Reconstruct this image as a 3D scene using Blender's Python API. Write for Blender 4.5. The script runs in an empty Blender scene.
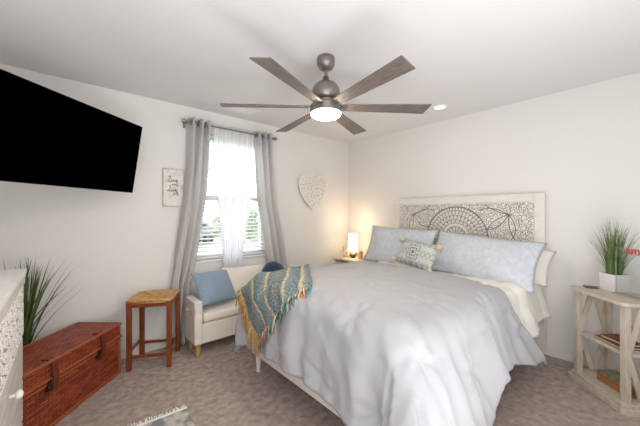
import bpy, bmesh, math, random
import numpy as np
from mathutils import Vector, Matrix, noise

random.seed(7)
RNG = np.random.default_rng(11)
PI = math.pi
sc = bpy.context.scene
COL = sc.collection

# ------------------------------------------------------------------ camera
cam_d = bpy.data.cameras.new('camera')
cam = bpy.data.objects.new('camera', cam_d)
COL.objects.link(cam)
cam.location = (-3.627, -3.395, 1.418)
cam.rotation_euler = (PI / 2, 0, math.radians(48.76 - 90))
cam_d.sensor_width = 36
cam_d.lens = 290 / 640 * 36
cam_d.clip_start = 0.05
sc.camera = cam

# ------------------------------------------------------------------ light and exposure
sc.view_settings.view_transform = 'Standard'
sc.view_settings.look = 'None'
sc.view_settings.gamma = 1
sc.view_settings.use_curve_mapping = False
sc.view_settings.exposure = 0.2
W = bpy.data.worlds.new('sky')
sc.world = W
W.use_nodes = True
bgn = W.node_tree.nodes['Background']
bgn.inputs[0].default_value = (0.86, 0.93, 1.0, 1)
bgn.inputs[1].default_value = 4.0


def area(name, loc, target, sx, sy, power, col=(1, 1, 1)):
    d = bpy.data.lights.new(name, 'AREA')
    d.shape = 'RECTANGLE'
    d.size, d.size_y, d.energy, d.color = sx, sy, power, col
    o = bpy.data.objects.new(name, d)
    COL.objects.link(o)
    o.location = loc
    o.rotation_euler = (Vector(target) - Vector(loc)).to_track_quat('-Z', 'Y').to_euler()
    return o


# three fill lights added out of view around the camera for flat, even brightness
area('ceiling_fill', (-2.9, -3.6, 0.25), (-2.9, -3.55, 2.6), 2.5, 0.6, 34, (0.95, 0.975, 1.0))  # added fill aimed up at the ceiling
area('room_fill', (-2.9, -3.7, 1.7), (-1.9, 0, 1.0), 2.2, 1.5, 17, (0.97, 0.985, 1.0))  # added fill towards the window wall, no opening stands here
area('rear_fill', (-4.16, -3.0, 1.5), (-1.5, -1.5, 1.3), 1.2, 1.8, 14, (0.97, 0.985, 1.0))  # added fill at the rear wall, which has no doorway
FAN_GLOW, LAMP_GLOW = 62.0, 5.0

# ------------------------------------------------------------------ materials
def lin(c):
    return tuple(((v / 255) / 12.92 if v / 255 <= 0.04045 else ((v / 255 + 0.055) / 1.055) ** 2.4) for v in c) + (1,)


def mat(name, rgb, rough=0.6, metal=0.0, spec=0.5, sheen=0.0, rgb2=None, nscale=20.0, bump=0.0, bscale=None,
        stretch=(1, 1, 1), mix=(0.35, 0.65), detail=4.0):
    m = bpy.data.materials.new(name)
    m.use_nodes = True
    nt = m.node_tree
    b = nt.nodes['Principled BSDF']
    b.inputs['Base Color'].default_value = lin(rgb)
    b.inputs['Roughness'].default_value = rough
    b.inputs['Metallic'].default_value = metal
    b.inputs['Specular IOR Level'].default_value = spec
    if sheen:
        b.inputs['Sheen Weight'].default_value = sheen
    tc = nt.nodes.new('ShaderNodeTexCoord')
    mp = nt.nodes.new('ShaderNodeMapping')
    mp.inputs['Scale'].default_value = stretch
    nt.links.new(tc.outputs['Object'], mp.inputs[0])
    if rgb2 is not None:
        n = nt.nodes.new('ShaderNodeTexNoise')
        n.inputs['Scale'].default_value = nscale
        n.inputs['Detail'].default_value = detail
        nt.links.new(mp.outputs[0], n.inputs['Vector'])
        r = nt.nodes.new('ShaderNodeValToRGB')
        r.color_ramp.elements[0].position, r.color_ramp.elements[1].position = mix
        r.color_ramp.elements[0].color = lin(rgb)
        r.color_ramp.elements[1].color = lin(rgb2)
        nt.links.new(n.outputs[0], r.inputs[0])
        nt.links.new(r.outputs[0], b.inputs['Base Color'])
    if bump:
        n2 = nt.nodes.new('ShaderNodeTexNoise')
        n2.inputs['Scale'].default_value = bscale or nscale
        n2.inputs['Detail'].default_value = 5
        nt.links.new(mp.outputs[0], n2.inputs['Vector'])
        bp = nt.nodes.new('ShaderNodeBump')
        bp.inputs['Strength'].default_value = bump
        bp.inputs['Distance'].default_value = 0.01
        nt.links.new(n2.outputs[0], bp.inputs['Height'])
        nt.links.new(bp.outputs[0], b.inputs['Normal'])
    return m


def emit(name, rgb, strength):
    m = bpy.data.materials.new(name)
    m.use_nodes = True
    b = m.node_tree.nodes['Principled BSDF']
    b.inputs['Base Color'].default_value = lin(rgb)
    b.inputs['Emission Color'].default_value = lin(rgb)
    b.inputs['Emission Strength'].default_value = strength
    return m


def weave(name, dark, light, sx, sy, bump=0.6, mortar=None, rough=0.6, rowh=0.25, brickw=0.5, msize=0.03, axes='XZ'):
    """woven wicker / cane: offset strips from a brick texture"""
    m = bpy.data.materials.new(name)
    m.use_nodes = True
    nt = m.node_tree
    b = nt.nodes['Principled BSDF']
    b.inputs['Roughness'].default_value = rough
    tc = nt.nodes.new('ShaderNodeTexCoord')
    sp = nt.nodes.new('ShaderNodeSeparateXYZ')
    nt.links.new(tc.outputs['Object'], sp.inputs[0])
    cb = nt.nodes.new('ShaderNodeCombineXYZ')
    if axes == 'BOX':            # x+y across, z+y up so every side of a box gets strips
        a1 = nt.nodes.new('ShaderNodeMath'); a1.operation = 'ADD'
        nt.links.new(sp.outputs['Z'], a1.inputs[0]); nt.links.new(sp.outputs['Y'], a1.inputs[1])
        nt.links.new(sp.outputs['X'], cb.inputs[0]); nt.links.new(a1.outputs[0], cb.inputs[1])
    else:
        nt.links.new(sp.outputs[axes[0]], cb.inputs[0]); nt.links.new(sp.outputs[axes[1]], cb.inputs[1])
    mp = nt.nodes.new('ShaderNodeMapping')
    mp.inputs['Scale'].default_value = (sx, sy, 1)
    nt.links.new(cb.outputs[0], mp.inputs[0])
    br = nt.nodes.new('ShaderNodeTexBrick')
    br.inputs['Color1'].default_value = lin(dark)
    br.inputs['Color2'].default_value = lin(light)
    br.inputs['Mortar'].default_value = lin(mortar or tuple(int(v * .5) for v in dark))
    br.inputs['Scale'].default_value = 1.0
    br.inputs['Mortar Size'].default_value = msize
    br.inputs['Mortar Smooth'].default_value = 0.6
    br.inputs['Brick Width'].default_value = brickw
    br.inputs['Row Height'].default_value = rowh
    nt.links.new(mp.outputs[0], br.inputs['Vector'])
    nt.links.new(br.outputs['Color'], b.inputs['Base Color'])
    bp = nt.nodes.new('ShaderNodeBump')
    bp.inputs['Strength'].default_value = bump
    bp.inputs['Distance'].default_value = 0.006
    bp.invert = True
    nt.links.new(br.outputs['Fac'], bp.inputs['Height'])
    nt.links.new(bp.outputs[0], b.inputs['Normal'])
    return m


def glassy(name, rgb=(255, 255, 255), clear=0.9):
    m = bpy.data.materials.new(name)
    m.use_nodes = True
    nt = m.node_tree
    nt.nodes.clear()
    out = nt.nodes.new('ShaderNodeOutputMaterial')
    t = nt.nodes.new('ShaderNodeBsdfTransparent')
    t.inputs[0].default_value = lin(rgb)
    g = nt.nodes.new('ShaderNodeBsdfGlossy')
    g.inputs['Roughness'].default_value = 0.05
    mx = nt.nodes.new('ShaderNodeMixShader')
    mx.inputs[0].default_value = 1 - clear
    nt.links.new(t.outputs[0], mx.inputs[1])
    nt.links.new(g.outputs[0], mx.inputs[2])
    nt.links.new(mx.outputs[0], out.inputs[0])
    return m


def fabric_sheer(name, rgb, clear, transl=0.5):
    m = bpy.data.materials.new(name)
    m.use_nodes = True
    nt = m.node_tree
    nt.nodes.clear()
    out = nt.nodes.new('ShaderNodeOutputMaterial')
    t = nt.nodes.new('ShaderNodeBsdfTransparent')
    d = nt.nodes.new('ShaderNodeBsdfDiffuse'); d.inputs[0].default_value = lin(rgb)
    tl = nt.nodes.new('ShaderNodeBsdfTranslucent'); tl.inputs[0].default_value = lin(rgb)
    m1 = nt.nodes.new('ShaderNodeMixShader'); m1.inputs[0].default_value = transl
    nt.links.new(d.outputs[0], m1.inputs[1]); nt.links.new(tl.outputs[0], m1.inputs[2])
    m2 = nt.nodes.new('ShaderNodeMixShader'); m2.inputs[0].default_value = clear
    nt.links.new(m1.outputs[0], m2.inputs[1]); nt.links.new(t.outputs[0], m2.inputs[2])
    nt.links.new(m2.outputs[0], out.inputs[0])
    return m


M = {}
M['wall'] = mat('wall_paint', (236, 234, 231), 0.85, spec=0.2, bump=0.03, bscale=250)
M['ceil'] = mat('ceiling_paint', (234, 233, 234), 0.9, spec=0.15, bump=0.04, bscale=180)
M['trim'] = mat('trim_paint', (236, 234, 232), 0.4)
M['carpet'] = mat('carpet_pile', (162, 139, 128), 0.95, spec=0.1, sheen=0.3, rgb2=(208, 188, 176), nscale=20, detail=14,
                  bump=1.0, bscale=260, mix=(0.32, 0.68))
M['white'] = mat('white_plastic', (238, 236, 232), 0.45)
M['black'] = mat('black_screen', (0, 0, 0), 0.9, spec=0.0)
M['blackplastic'] = mat('black_plastic', (8, 8, 9), 0.5, spec=0.2)
M['blackmetal'] = mat('black_metal', (20, 20, 22), 0.45)
M['nickel'] = mat('brushed_nickel', (140, 134, 129), 0.38, metal=0.75)
M['bladewood'] = mat('grey_oak_blade', (90, 81, 77), 0.5, rgb2=(128, 117, 110), nscale=14, stretch=(1, 14, 14), bump=0.05)
M['steel'] = mat('satin_steel', (150, 148, 148), 0.35, metal=0.9)
M['curtain'] = fabric_sheer('grey_curtain_fabric', (234, 232, 231), 0.0, 0.5)
M['sheer'] = fabric_sheer('white_voile', (253, 253, 255), 0.18, 0.75)
M['blind'] = fabric_sheer('blind_slat', (244, 243, 240), 0.0, 0.25)
M['glass'] = glassy('window_glass', (255, 255, 255), 0.94)
M['acrylic'] = glassy('clear_acrylic', (247, 249, 249), 0.95)
M['wicker'] = weave('red_brown_wicker', (128, 50, 30), (182, 88, 54), 22, 22, 1.0, (74, 26, 14), 0.5, 0.40, 1.3, 0.05, 'BOX')
M['wickerrim'] = mat('wicker_rim', (182, 98, 58), 0.45, rgb2=(134, 60, 32), nscale=60, stretch=(6, 1, 1), bump=0.4)
M['leather'] = mat('brown_leather', (118, 52, 30), 0.45, rgb2=(92, 38, 22), nscale=30, bump=0.1)
M['brass'] = mat('aged_metal', (86, 66, 52), 0.4, metal=0.7)
M['stoolwood'] = mat('red_stained_wood', (112, 54, 24), 0.35, rgb2=(144, 76, 36), nscale=9, stretch=(6, 6, 1), bump=0.04)
M['linen'] = weave('cream_woven_fabric', (236, 229, 218), (241, 235, 225), 60, 60, 0.3, (218, 209, 196), 0.9, 0.5, 0.5, 0.05, 'BOX')
M['creamsmooth'] = mat('cream_linen', (236, 228, 217), 0.9, sheen=0.2, bump=0.2, bscale=300)
M['paleoak'] = mat('pale_oak', (206, 160, 102), 0.45, rgb2=(188, 140, 84), nscale=10, stretch=(5, 5, 1))
M['bluefab'] = mat('dusty_blue_fabric', (132, 152, 172), 0.9, sheen=0.2, rgb2=(144, 164, 183), nscale=60, bump=0.2, bscale=260)
M['navy'] = mat('navy_fabric', (28, 50, 84), 0.85, sheen=0.4, rgb2=(36, 62, 100), nscale=30, bump=0.2, bscale=200)
M['navydark'] = mat('dark_navy_cloth', (22, 34, 54), 0.9)
M['whitewash'] = mat('whitewashed_wood', (230, 223, 214), 0.6, rgb2=(237, 232, 225), nscale=12, stretch=(1, 1, 5), bump=0.04)
M['carve'] = mat('carved_white', (234, 228, 220), 0.65, rgb2=(244, 240, 234), nscale=30)
M['groove'] = mat('carved_groove_shade', (122, 112, 105), 0.9, rgb2=(150, 138, 128), nscale=24)  # shade painted into the carved grooves on top of their real depth
M['groovepale'] = mat('pale_groove_shade', (190, 180, 170), 0.9, rgb2=(170, 159, 149), nscale=30)  # paler painted shade for the finer grooves and the dresser band
M['comforter'] = mat('pale_grey_comforter', (172, 172, 176), 0.85, sheen=0.1, bump=0.12, bscale=14)
M['quilt'] = mat('white_quilt', (240, 236, 229), 0.9, sheen=0.2, bump=0.15, bscale=22)
M['pillowwhite'] = mat('white_pillowcase', (240, 234, 226), 0.9, bump=0.1, bscale=20)
M['sham'] = mat('pale_blue_damask', (202, 208, 217), 0.85, sheen=0.1, rgb2=(213, 218, 225), nscale=26, detail=3, bump=0.08, bscale=40, mix=(.40, .60))
M['pom'] = mat('cream_yarn', (240, 224, 204), 0.95, rgb2=(226, 206, 184), nscale=120, bump=0.8, bscale=160)
M['mattress'] = mat('mattress_ticking', (232, 228, 222), 0.9)
M['shelfwood'] = mat('distressed_cream_wood', (188, 176, 160), 0.6, rgb2=(206, 196, 181), nscale=9, stretch=(4, 4, 1.0), bump=0.06)
M['dresserwood'] = mat('grey_washed_wood', (196, 188, 180), 0.55, rgb2=(214, 208, 200), nscale=7, stretch=(5, 1, 5), bump=0.08)
M['dressertop'] = mat('whitewashed_top', (232, 229, 226), 0.5, rgb2=(222, 217, 212), nscale=6, stretch=(6, 1, 6))
M['grass'] = mat('grass_blade', (84, 110, 58), 0.55, rgb2=(120, 142, 84), nscale=9)
M['palm'] = mat('dark_blade', (58, 76, 40), 0.5, rgb2=(104, 122, 76), nscale=6)
M['ceramic'] = mat('white_ceramic', (236, 232, 230), 0.3)
M['bookbrown'] = mat('brown_cover', (92, 56, 36), 0.5, rgb2=(116, 72, 46), nscale=12)
M['bookred'] = mat('russet_cover', (132, 70, 44), 0.5, rgb2=(110, 54, 34), nscale=12)
M['paper'] = mat('page_paper', (214, 200, 176), 0.9)
M['boxwood'] = mat('honey_wood', (150, 100, 56), 0.5, rgb2=(170, 118, 70), nscale=8, stretch=(1, 5, 5))
M['lidgreen'] = mat('mottled_lid', (104, 102, 82), 0.6, rgb2=(150, 140, 112), nscale=26)
M['ink'] = mat('dark_ink', (52, 50, 50), 0.8)
M['red'] = mat('red_letters', (206, 40, 40), 0.4)
M['rustic'] = mat('distressed_board', (236, 231, 224), 0.8, rgb2=(206, 196, 184), nscale=16, mix=(0.5, 0.75))
M['bronze'] = mat('dark_bronze', (92, 72, 62), 0.35, metal=0.4)
M['amber'] = mat('amber_glass_jar', (222, 176, 104), 0.25)
M['lens'] = emit('lit_lens', (255, 240, 214), FAN_GLOW)
M['shade'] = emit('lit_lamp_shade', (255, 226, 178), LAMP_GLOW)
M['can'] = emit('lit_downlight', (255, 246, 230), 12)
M['lawn'] = mat('lawn', (168, 178, 148), 0.95, rgb2=(184, 190, 162), nscale=3)  # lawn, asphalt and leaves paled, haze put into their colour
M['road'] = mat('asphalt', (150, 150, 150), 0.9)
M['leaf'] = mat('shrub_leaf', (160, 170, 142), 0.8, rgb2=(182, 190, 164), nscale=5)
M['carpaint'] = mat('grey_car_paint', (120, 126, 134), 0.3, metal=0.3)
M['carglass'] = mat('dark_car_glass', (30, 34, 38), 0.15)


# ------------------------------------------------------------------ helpers
def tag(o, label=None, cat=None, group=None, kind=None):
    if label: o['label'] = label
    if cat: o['category'] = cat
    if group: o['group'] = group
    if kind: o['kind'] = kind
    return o


def empty(name, label, cat, loc=(0, 0, 0), rz=0.0, group=None):
    o = bpy.data.objects.new(name, None)
    o.empty_display_size = 0.1
    COL.objects.link(o)
    o.location = loc
    o.rotation_euler = (0, 0, rz)
    return tag(o, label, cat, group)


def link(name, me, m, parent=None, smooth=False, bevel=0.0, subsurf=0, solid=0.0, offs=-1.0):
    o = bpy.data.objects.new(name, me)
    COL.objects.link(o)
    for x in (m if isinstance(m, (list, tuple)) else [m]):
        me.materials.append(x)
    if parent: o.parent = parent
    if smooth:
        me.polygons.foreach_set('use_smooth', [True] * len(me.polygons))
    if solid:
        s = o.modifiers.new('solid', 'SOLIDIFY'); s.thickness = solid; s.offset = offs
    if bevel:
        b = o.modifiers.new('bevel', 'BEVEL'); b.width = bevel; b.segments = 2; b.limit_method = 'ANGLE'
    if subsurf:
        s = o.modifiers.new('sub', 'SUBSURF'); s.levels = subsurf; s.render_levels = subsurf
    return o


def obj(name, bm, m, parent=None, **k):
    me = bpy.data.meshes.new(name)
    bmesh.ops.recalc_face_normals(bm, faces=bm.faces[:])
    bm.to_mesh(me)
    bm.free()
    return link(name, me, m, parent, **k)


def NB():
    return bmesh.new()


def bx(bm, c, s, rot=None):
    mtx = Matrix.Translation(c) @ (rot.to_4x4() if rot else Matrix()) @ Matrix.Diagonal((s[0], s[1], s[2], 1))
    bmesh.ops.create_cube(bm, size=1.0, matrix=mtx)
    return bm


def bx2(bm, a, b):
    return bx(bm, tuple((p + q) / 2 for p, q in zip(a, b)), tuple(abs(q - p) for p, q in zip(a, b)))


def rod(bm, a, b, r1, r2=None, seg=14):
    a, b = Vector(a), Vector(b)
    d = b - a
    q = d.to_track_quat('Z', 'Y').to_matrix().to_4x4()
    bmesh.ops.create_cone(bm, cap_ends=True, segments=seg, radius1=r1, radius2=r1 if r2 is None else r2, depth=d.length,
                          matrix=Matrix.Translation((a + b) / 2) @ q)
    return bm


def bar(bm, a, b, w, t, up=(0, 0, 1)):
    """rectangular bar from a to b; w is measured along up x dir, t along the remaining direction"""
    a, b = Vector(a), Vector(b)
    d = (b - a)
    z = d.normalized()
    x = Vector(up).cross(z)
    if x.length < 1e-4: x = Vector((1, 0, 0))
    x.normalize()
    y = z.cross(x)
    R = Matrix((x, y, z)).transposed()
    return bx(bm, (a + b) / 2, (w, t, d.length), R)


def lathe(bm, prof, c=(0, 0, 0), seg=32):
    rings = []
    for r, z in prof:
        if r < 1e-5:
            rings.append([bm.verts.new((c[0], c[1], c[2] + z))])
        else:
            rings.append([bm.verts.new((c[0] + r * math.cos(2 * PI * i / seg), c[1] + r * math.sin(2 * PI * i / seg), c[2] + z)) for i in range(seg)])
    for A, B in zip(rings, rings[1:]):
        for i in range(seg):
            j = (i + 1) % seg
            if len(A) == 1 and len(B) > 1: bm.faces.new((A[0], B[i], B[j]))
            elif len(B) == 1 and len(A) > 1: bm.faces.new((A[i], A[j], B[0]))
            elif len(A) > 1: bm.faces.new((A[i], A[j], B[j], B[i]))
    return bm


def prism(bm, pts, z0, z1):
    lo = [bm.verts.new((x, y, z0)) for x, y in pts]
    hi = [bm.verts.new((x, y, z1)) for x, y in pts]
    n = len(pts)
    bm.faces.new(lo[::-1]); bm.faces.new(hi)
    for i in range(n):
        j = (i + 1) % n
        bm.faces.new((lo[i], lo[j], hi[j], hi[i]))
    return bm


def tube(bm, pts, r, seg=6, closed=False):
    pts = [Vector(p) for p in pts]
    n = len(pts)
    rings = []
    for i, p in enumerate(pts):
        d = (pts[min(i + 1, n - 1)] - pts[max(i - 1, 0)])
        if d.length < 1e-9: d = Vector((0, 0, 1))
        d.normalize()
        x = d.cross(Vector((0.31, 0.17, 0.93)))
        if x.length < 1e-3: x = d.cross(Vector((1, 0, 0)))
        x.normalize(); y = d.cross(x)
        rr = r[i] if isinstance(r, (list, tuple)) else r
        rings.append([bm.verts.new(p + (x * math.cos(2 * PI * k / seg) + y * math.sin(2 * PI * k / seg)) * rr) for k in range(seg)])
    for A, B in zip(rings, rings[1:]):
        for k in range(seg):
            l = (k + 1) % seg
            bm.faces.new((A[k], A[l], B[l], B[k]))
    bm.faces.new(rings[0][::-1]); bm.faces.new(rings[-1])
    return bm


def grid_mesh(name, P):
    """P: array (n, m, 3)"""
    n, m_ = P.shape[:2]
    V = P.reshape(-1, 3)
    i = np.arange(n - 1)[:, None] * m_ + np.arange(m_ - 1)[None, :]
    F = np.stack([i, i + 1, i + m_ + 1, i + m_], -1).reshape(-1, 4)
    me = bpy.data.meshes.new(name)
    me.from_pydata(V.tolist(), [], F.tolist())
    me.update()
    return me


def axes(c, xd, up):
    x = Vector(xd).normalized()
    up = Vector(up)
    z = x.cross(up).normalized()
    y = z.cross(x)
    m_ = Matrix((x, y, z)).transposed().to_4x4()
    m_.translation = Vector(c)
    return m_


def pillow_mesh(name, w, h, t, nx=30, ny=22, seed=0, wr=0.006, pinch=0.07, power=2.4, flange=0.0):
    V, F = [], []
    idx = {}
    for side in (1, -1):
        for i in range(nx + 1):
            for j in range(ny + 1):
                u, v = -1 + 2 * i / nx, -1 + 2 * j / ny
                edge = i in (0, nx) or j in (0, ny)
                if edge and side == -1:
                    idx[(side, i, j)] = idx[(1, i, j)]
                    continue
                iu, iv = min(1, abs(u) * (1 + flange)), min(1, abs(v) * (1 + flange))
                f = max(0, (1 - iu ** power)) ** 0.6 * max(0, (1 - iv ** power)) ** 0.6
                x = w / 2 * u * (1 - pinch * (1 - v * v) * u * u)
                y = h / 2 * v * (1 - pinch * (1 - u * u) * v * v)
                nz = noise.noise(Vector((x * 7 + seed, y * 7, side * 3.1))) * wr * 2 + noise.noise(Vector((x * 18, y * 18 + seed, side))) * wr
                z = side * (t / 2 * f + (0.002 if flange and not edge else 0)) + nz * (f ** 0.5) + (0.012 * noise.noise(Vector((x * 4, y * 4, seed))) if wr else 0)
                idx[(side, i, j)] = len(V)
                V.append((x, y, z))
    for side in (1, -1):
        for i in range(nx):
            for j in range(ny):
                q = [idx[(side, i, j)], idx[(side, i + 1, j)], idx[(side, i + 1, j + 1)], idx[(side, i, j + 1)]]
                F.append(q if side == 1 else q[::-1])
    me = bpy.data.meshes.new(name)
    me.from_pydata(V, [], F)
    me.update()
    return me


def dup(root):
    r = root.copy(); COL.objects.link(r)
    for ch in root.children:
        c = ch.copy(); COL.objects.link(c); c.parent = r
        for g in ch.children:
            d = g.copy(); COL.objects.link(d); d.parent = c
    return r


def relief(name, x0, x1, z0, z1, step, fn, depth=0.01, base=0.0):
    """carved relief in the local XZ plane facing -Y. fn(x,z)->(groove 0..1, keep mask)"""
    nx, nz = int((x1 - x0) / step) + 1, int((z1 - z0) / step) + 1
    X, Z = np.meshgrid(np.linspace(x0, x1, nx), np.linspace(z0, z1, nz), indexing='ij')
    g, keep = fn(X, Z)
    Y = base + g * depth
    P = np.stack([X, Y, Z], -1)
    V = P.reshape(-1, 3)
    i = np.arange(nx - 1)[:, None] * nz + np.arange(nz - 1)[None, :]
    gq = (g[:-1, :-1] + g[1:, :-1] + g[1:, 1:] + g[:-1, 1:]) / 4
    kq = keep[:-1, :-1] & keep[1:, :-1] & keep[1:, 1:] & keep[:-1, 1:]
    F = np.stack([i, i + nz, i + nz + 1, i + 1], -1)[kq]
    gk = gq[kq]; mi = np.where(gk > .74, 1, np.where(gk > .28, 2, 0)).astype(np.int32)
    used = np.unique(F)
    remap = np.full(len(V), -1); remap[used] = np.arange(len(used))
    me = bpy.data.meshes.new(name)
    me.from_pydata(V[used].tolist(), [], remap[F].tolist())
    me.polygons.foreach_set('material_index', mi)
    me.update()
    return me


def curve_dist(X, Z, pts):
    d = np.full(X.shape, 9.0)
    for (ax, az), (bx_, bz) in zip(pts, pts[1:]):
        vx, vz = bx_ - ax, bz - az
        L = vx * vx + vz * vz + 1e-12
        t = np.clip(((X - ax) * vx + (Z - az) * vz) / L, 0, 1)
        d = np.minimum(d, np.hypot(X - ax - t * vx, Z - az - t * vz))
    return d


def spiral(x, z, ang, length, curl, n=16):
    pts = [(x, z)]
    for k in range(n):
        a = ang + curl * (k / n) ** 1.6
        x += math.cos(a) * length / n; z += math.sin(a) * length / n
        pts.append((x, z))
    return pts


def voro(X, Z, seeds):
    d1 = np.full(X.shape, 9.0); d2 = np.full(X.shape, 9.0)
    for sx, sz in seeds:
        d = np.hypot(X - sx, Z - sz)
        d2 = np.minimum(d2, np.maximum(d1, d)); d1 = np.minimum(d1, d)
    return d1, d2


def sprinkle(x0, x1, z0, z1, dmin, tries=4000):
    pts = []
    for _ in range(tries):
        p = (random.uniform(x0, x1), random.uniform(z0, z1))
        if all((p[0] - q[0]) ** 2 + (p[1] - q[1]) ** 2 > dmin * dmin for q in pts): pts.append(p)
    return pts


def text_obj(name, s, size, m, parent, loc, rot, shear=0.0, ext=0.001, align='CENTER'):
    c = bpy.data.curves.new(name, 'FONT')
    c.body = s; c.size = size; c.shear = shear; c.extrude = ext; c.align_x = align
    t = bpy.data.objects.new(name + '_tmp', c)
    COL.objects.link(t)
    me = bpy.data.meshes.new_from_object(t.evaluated_get(bpy.context.evaluated_depsgraph_get()))
    bpy.data.objects.remove(t)
    me.name = name
    me.materials.clear()
    o = link(name, me, m, parent)
    o.location = loc; o.rotation_euler = rot
    return o


# ------------------------------------------------------------------ room shell
H = 2.6
XW, YS = -4.22, -3.95                     # west and south walls
def struct(name, bm, m, parent=None, **k):
    o = obj(name, bm, m, parent, **k)
    if parent is None: o['kind'] = 'structure'
    return o


struct('floor', bx2(NB(), (XW - .1, YS - .1, -.1), (.15, .15, 0)), M['carpet'])
struct('ceiling', bx2(NB(), (XW - .1, YS - .1, H), (.15, .15, H + .1)), M['ceil'])
WX0, WX1, WZ0, WZ1 = -2.53, -1.60, 0.87, 2.34
b = NB()
bx2(b, (XW - .1, 0, 0), (WX0, .15, H)); bx2(b, (WX1, 0, 0), (.15, .15, H))
bx2(b, (WX0, 0, 0), (WX1, .15, WZ0)); bx2(b, (WX0, 0, WZ1), (WX1, .15, H))
struct('wall_left', b, M['wall'])
struct('wall_right', bx2(NB(), (0, YS - .1, 0), (.15, 0, H)), M['wall'])
struct('wall_rear', bx2(NB(), (XW - .1, YS - .1, 0), (XW, 0, H)), M['wall'])
struct('wall_front', bx2(NB(), (XW, YS - .1, 0), (0, YS, H)), M['wall'])


def baseboard(name, a, b_, n):
    bm = NB()
    a, b_, n = Vector(a), Vector(b_), Vector(n)
    for h0, h1, t in ((0, .075, .014), (.075, .09, .009)):
        p, q = a + Vector((0, 0, h0)), b_ + n * t + Vector((0, 0, h1))
        bx2(bm, p, q)
    struct(name, bm, M['trim'], bevel=.002)


baseboard('baseboard_left', (XW, 0, 0), (-.001, 0, 0), (0, -1, 0))
baseboard('baseboard_right', (0, YS, 0), (0, -.016, 0), (-1, 0, 0))
baseboard('baseboard_rear', (XW, YS, 0), (XW, -.016, 0), (1, 0, 0))

# window: vinyl double-hung set deep in the opening
win = bpy.data.objects.new('window_1', None); COL.objects.link(win); win['kind'] = 'structure'
b = NB()
fy0, fy1 = .075, .145
bx2(b, (WX0, fy0, WZ0), (WX0 + .05, fy1, WZ1)); bx2(b, (WX1 - .05, fy0, WZ0), (WX1, fy1, WZ1))
bx2(b, (WX0, fy0, WZ0), (WX1, fy1, WZ0 + .06)); bx2(b, (WX0, fy0, WZ1 - .05), (WX1, fy1, WZ1))
obj('window_frame', b, M['trim'], win, bevel=.004)
obj('meeting_rail', bx2(NB(), (WX0 + .05, fy0 - .005, 1.58), (WX1 - .05, fy1 - .01, 1.63)), M['trim'], win, bevel=.004)
obj('window_glass', bx2(NB(), (WX0 + .05, .108, WZ0 + .06), (WX1 - .05, .112, WZ1 - .05)), M['glass'], win)
obj('window_sill', bx2(NB(), (WX0 - .03, -.022, WZ0 - .022), (WX1 + .03, fy0, WZ0 + .004)), M['trim'], win, bevel=.005)

# outside
struct('ground', bx2(NB(), (-14, .3, -.5), (40, 12, -.45)), M['lawn'])
struct('road', bx2(NB(), (-14, 12, -.5), (50, 20, -.46)), M['road'])


def shrub(x, y, r, h, seed, label):
    bm = NB()
    rnd = random.Random(seed)
    for k in range(420):
        a, e, q = rnd.uniform(0, 2 * PI), math.asin(rnd.uniform(-.6, 1)), rnd.uniform(.6, 1)
        c = Vector((x + r * q * math.cos(a) * math.cos(e), y + r * q * math.sin(a) * math.cos(e), h * .5 + h * .5 * q * math.sin(e) - .45))
        s = r * rnd.uniform(.14, .26)
        R = Matrix.Rotation(rnd.uniform(0, PI), 3, Vector((rnd.uniform(-1, 1), rnd.uniform(-1, 1), rnd.uniform(-1, 1))).normalized())
        vs = [bm.verts.new(c + R @ Vector(p) * s) for p in ((-1, 0, 0), (0, -.5, .2), (1, 0, 0), (0, .5, .2))]
        bm.faces.new(vs)
    rod(bm, (x, y, -.5), (x, y, h * .5 - .45), r * .1, r * .05, 8)
    tag(obj('shrub', bm, M['leaf']), label, 'shrub', 'shrubs outside the window')


shrub(-1.0, 8.6, 1.3, 2.6, 3, 'green shrub outside seen through the left half of the window blind')
shrub(2.6, 9.5, 1.2, 2.3, 5, 'green shrub outside seen through the right half of the window blind')
car = empty('car', 'grey car parked in the street outside the window', 'car', (1.4, 15.0, -.46), 0.05)
b = NB()
prof = [(-2.2, .3), (-2.25, .75), (-1.9, .95), (-1.25, 1.0), (-.75, 1.5), (.9, 1.55), (1.75, 1.0), (2.2, .9), (2.25, .35)]
lo = [b.verts.new((x, -.85, z)) for x, z in prof]; hi = [b.verts.new((x, .85, z)) for x, z in prof]
b.faces.new(lo); b.faces.new(hi[::-1])
for i in range(len(prof)):
    j = (i + 1) % len(prof); b.faces.new((lo[i], hi[i], hi[j], lo[j]))
obj('car_body', b, M['carpaint'], car, bevel=.06)
for s in (-1, 1):
    b = NB(); vs = [b.verts.new((x, s * .858, z)) for x, z in ((-1.05, 1.02), (-.68, 1.42), (.82, 1.46), (1.45, 1.04))]; b.faces.new(vs)
    obj('side_window', b, M['carglass'], car, solid=.01)
for x in (-1.4, 1.4):
    for y in (-.78, .78):
        obj('wheel', rod(NB(), (x, y - .1, .33), (x, y + .1, .33), .33, seg=24), M['blackplastic'], car)

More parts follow.
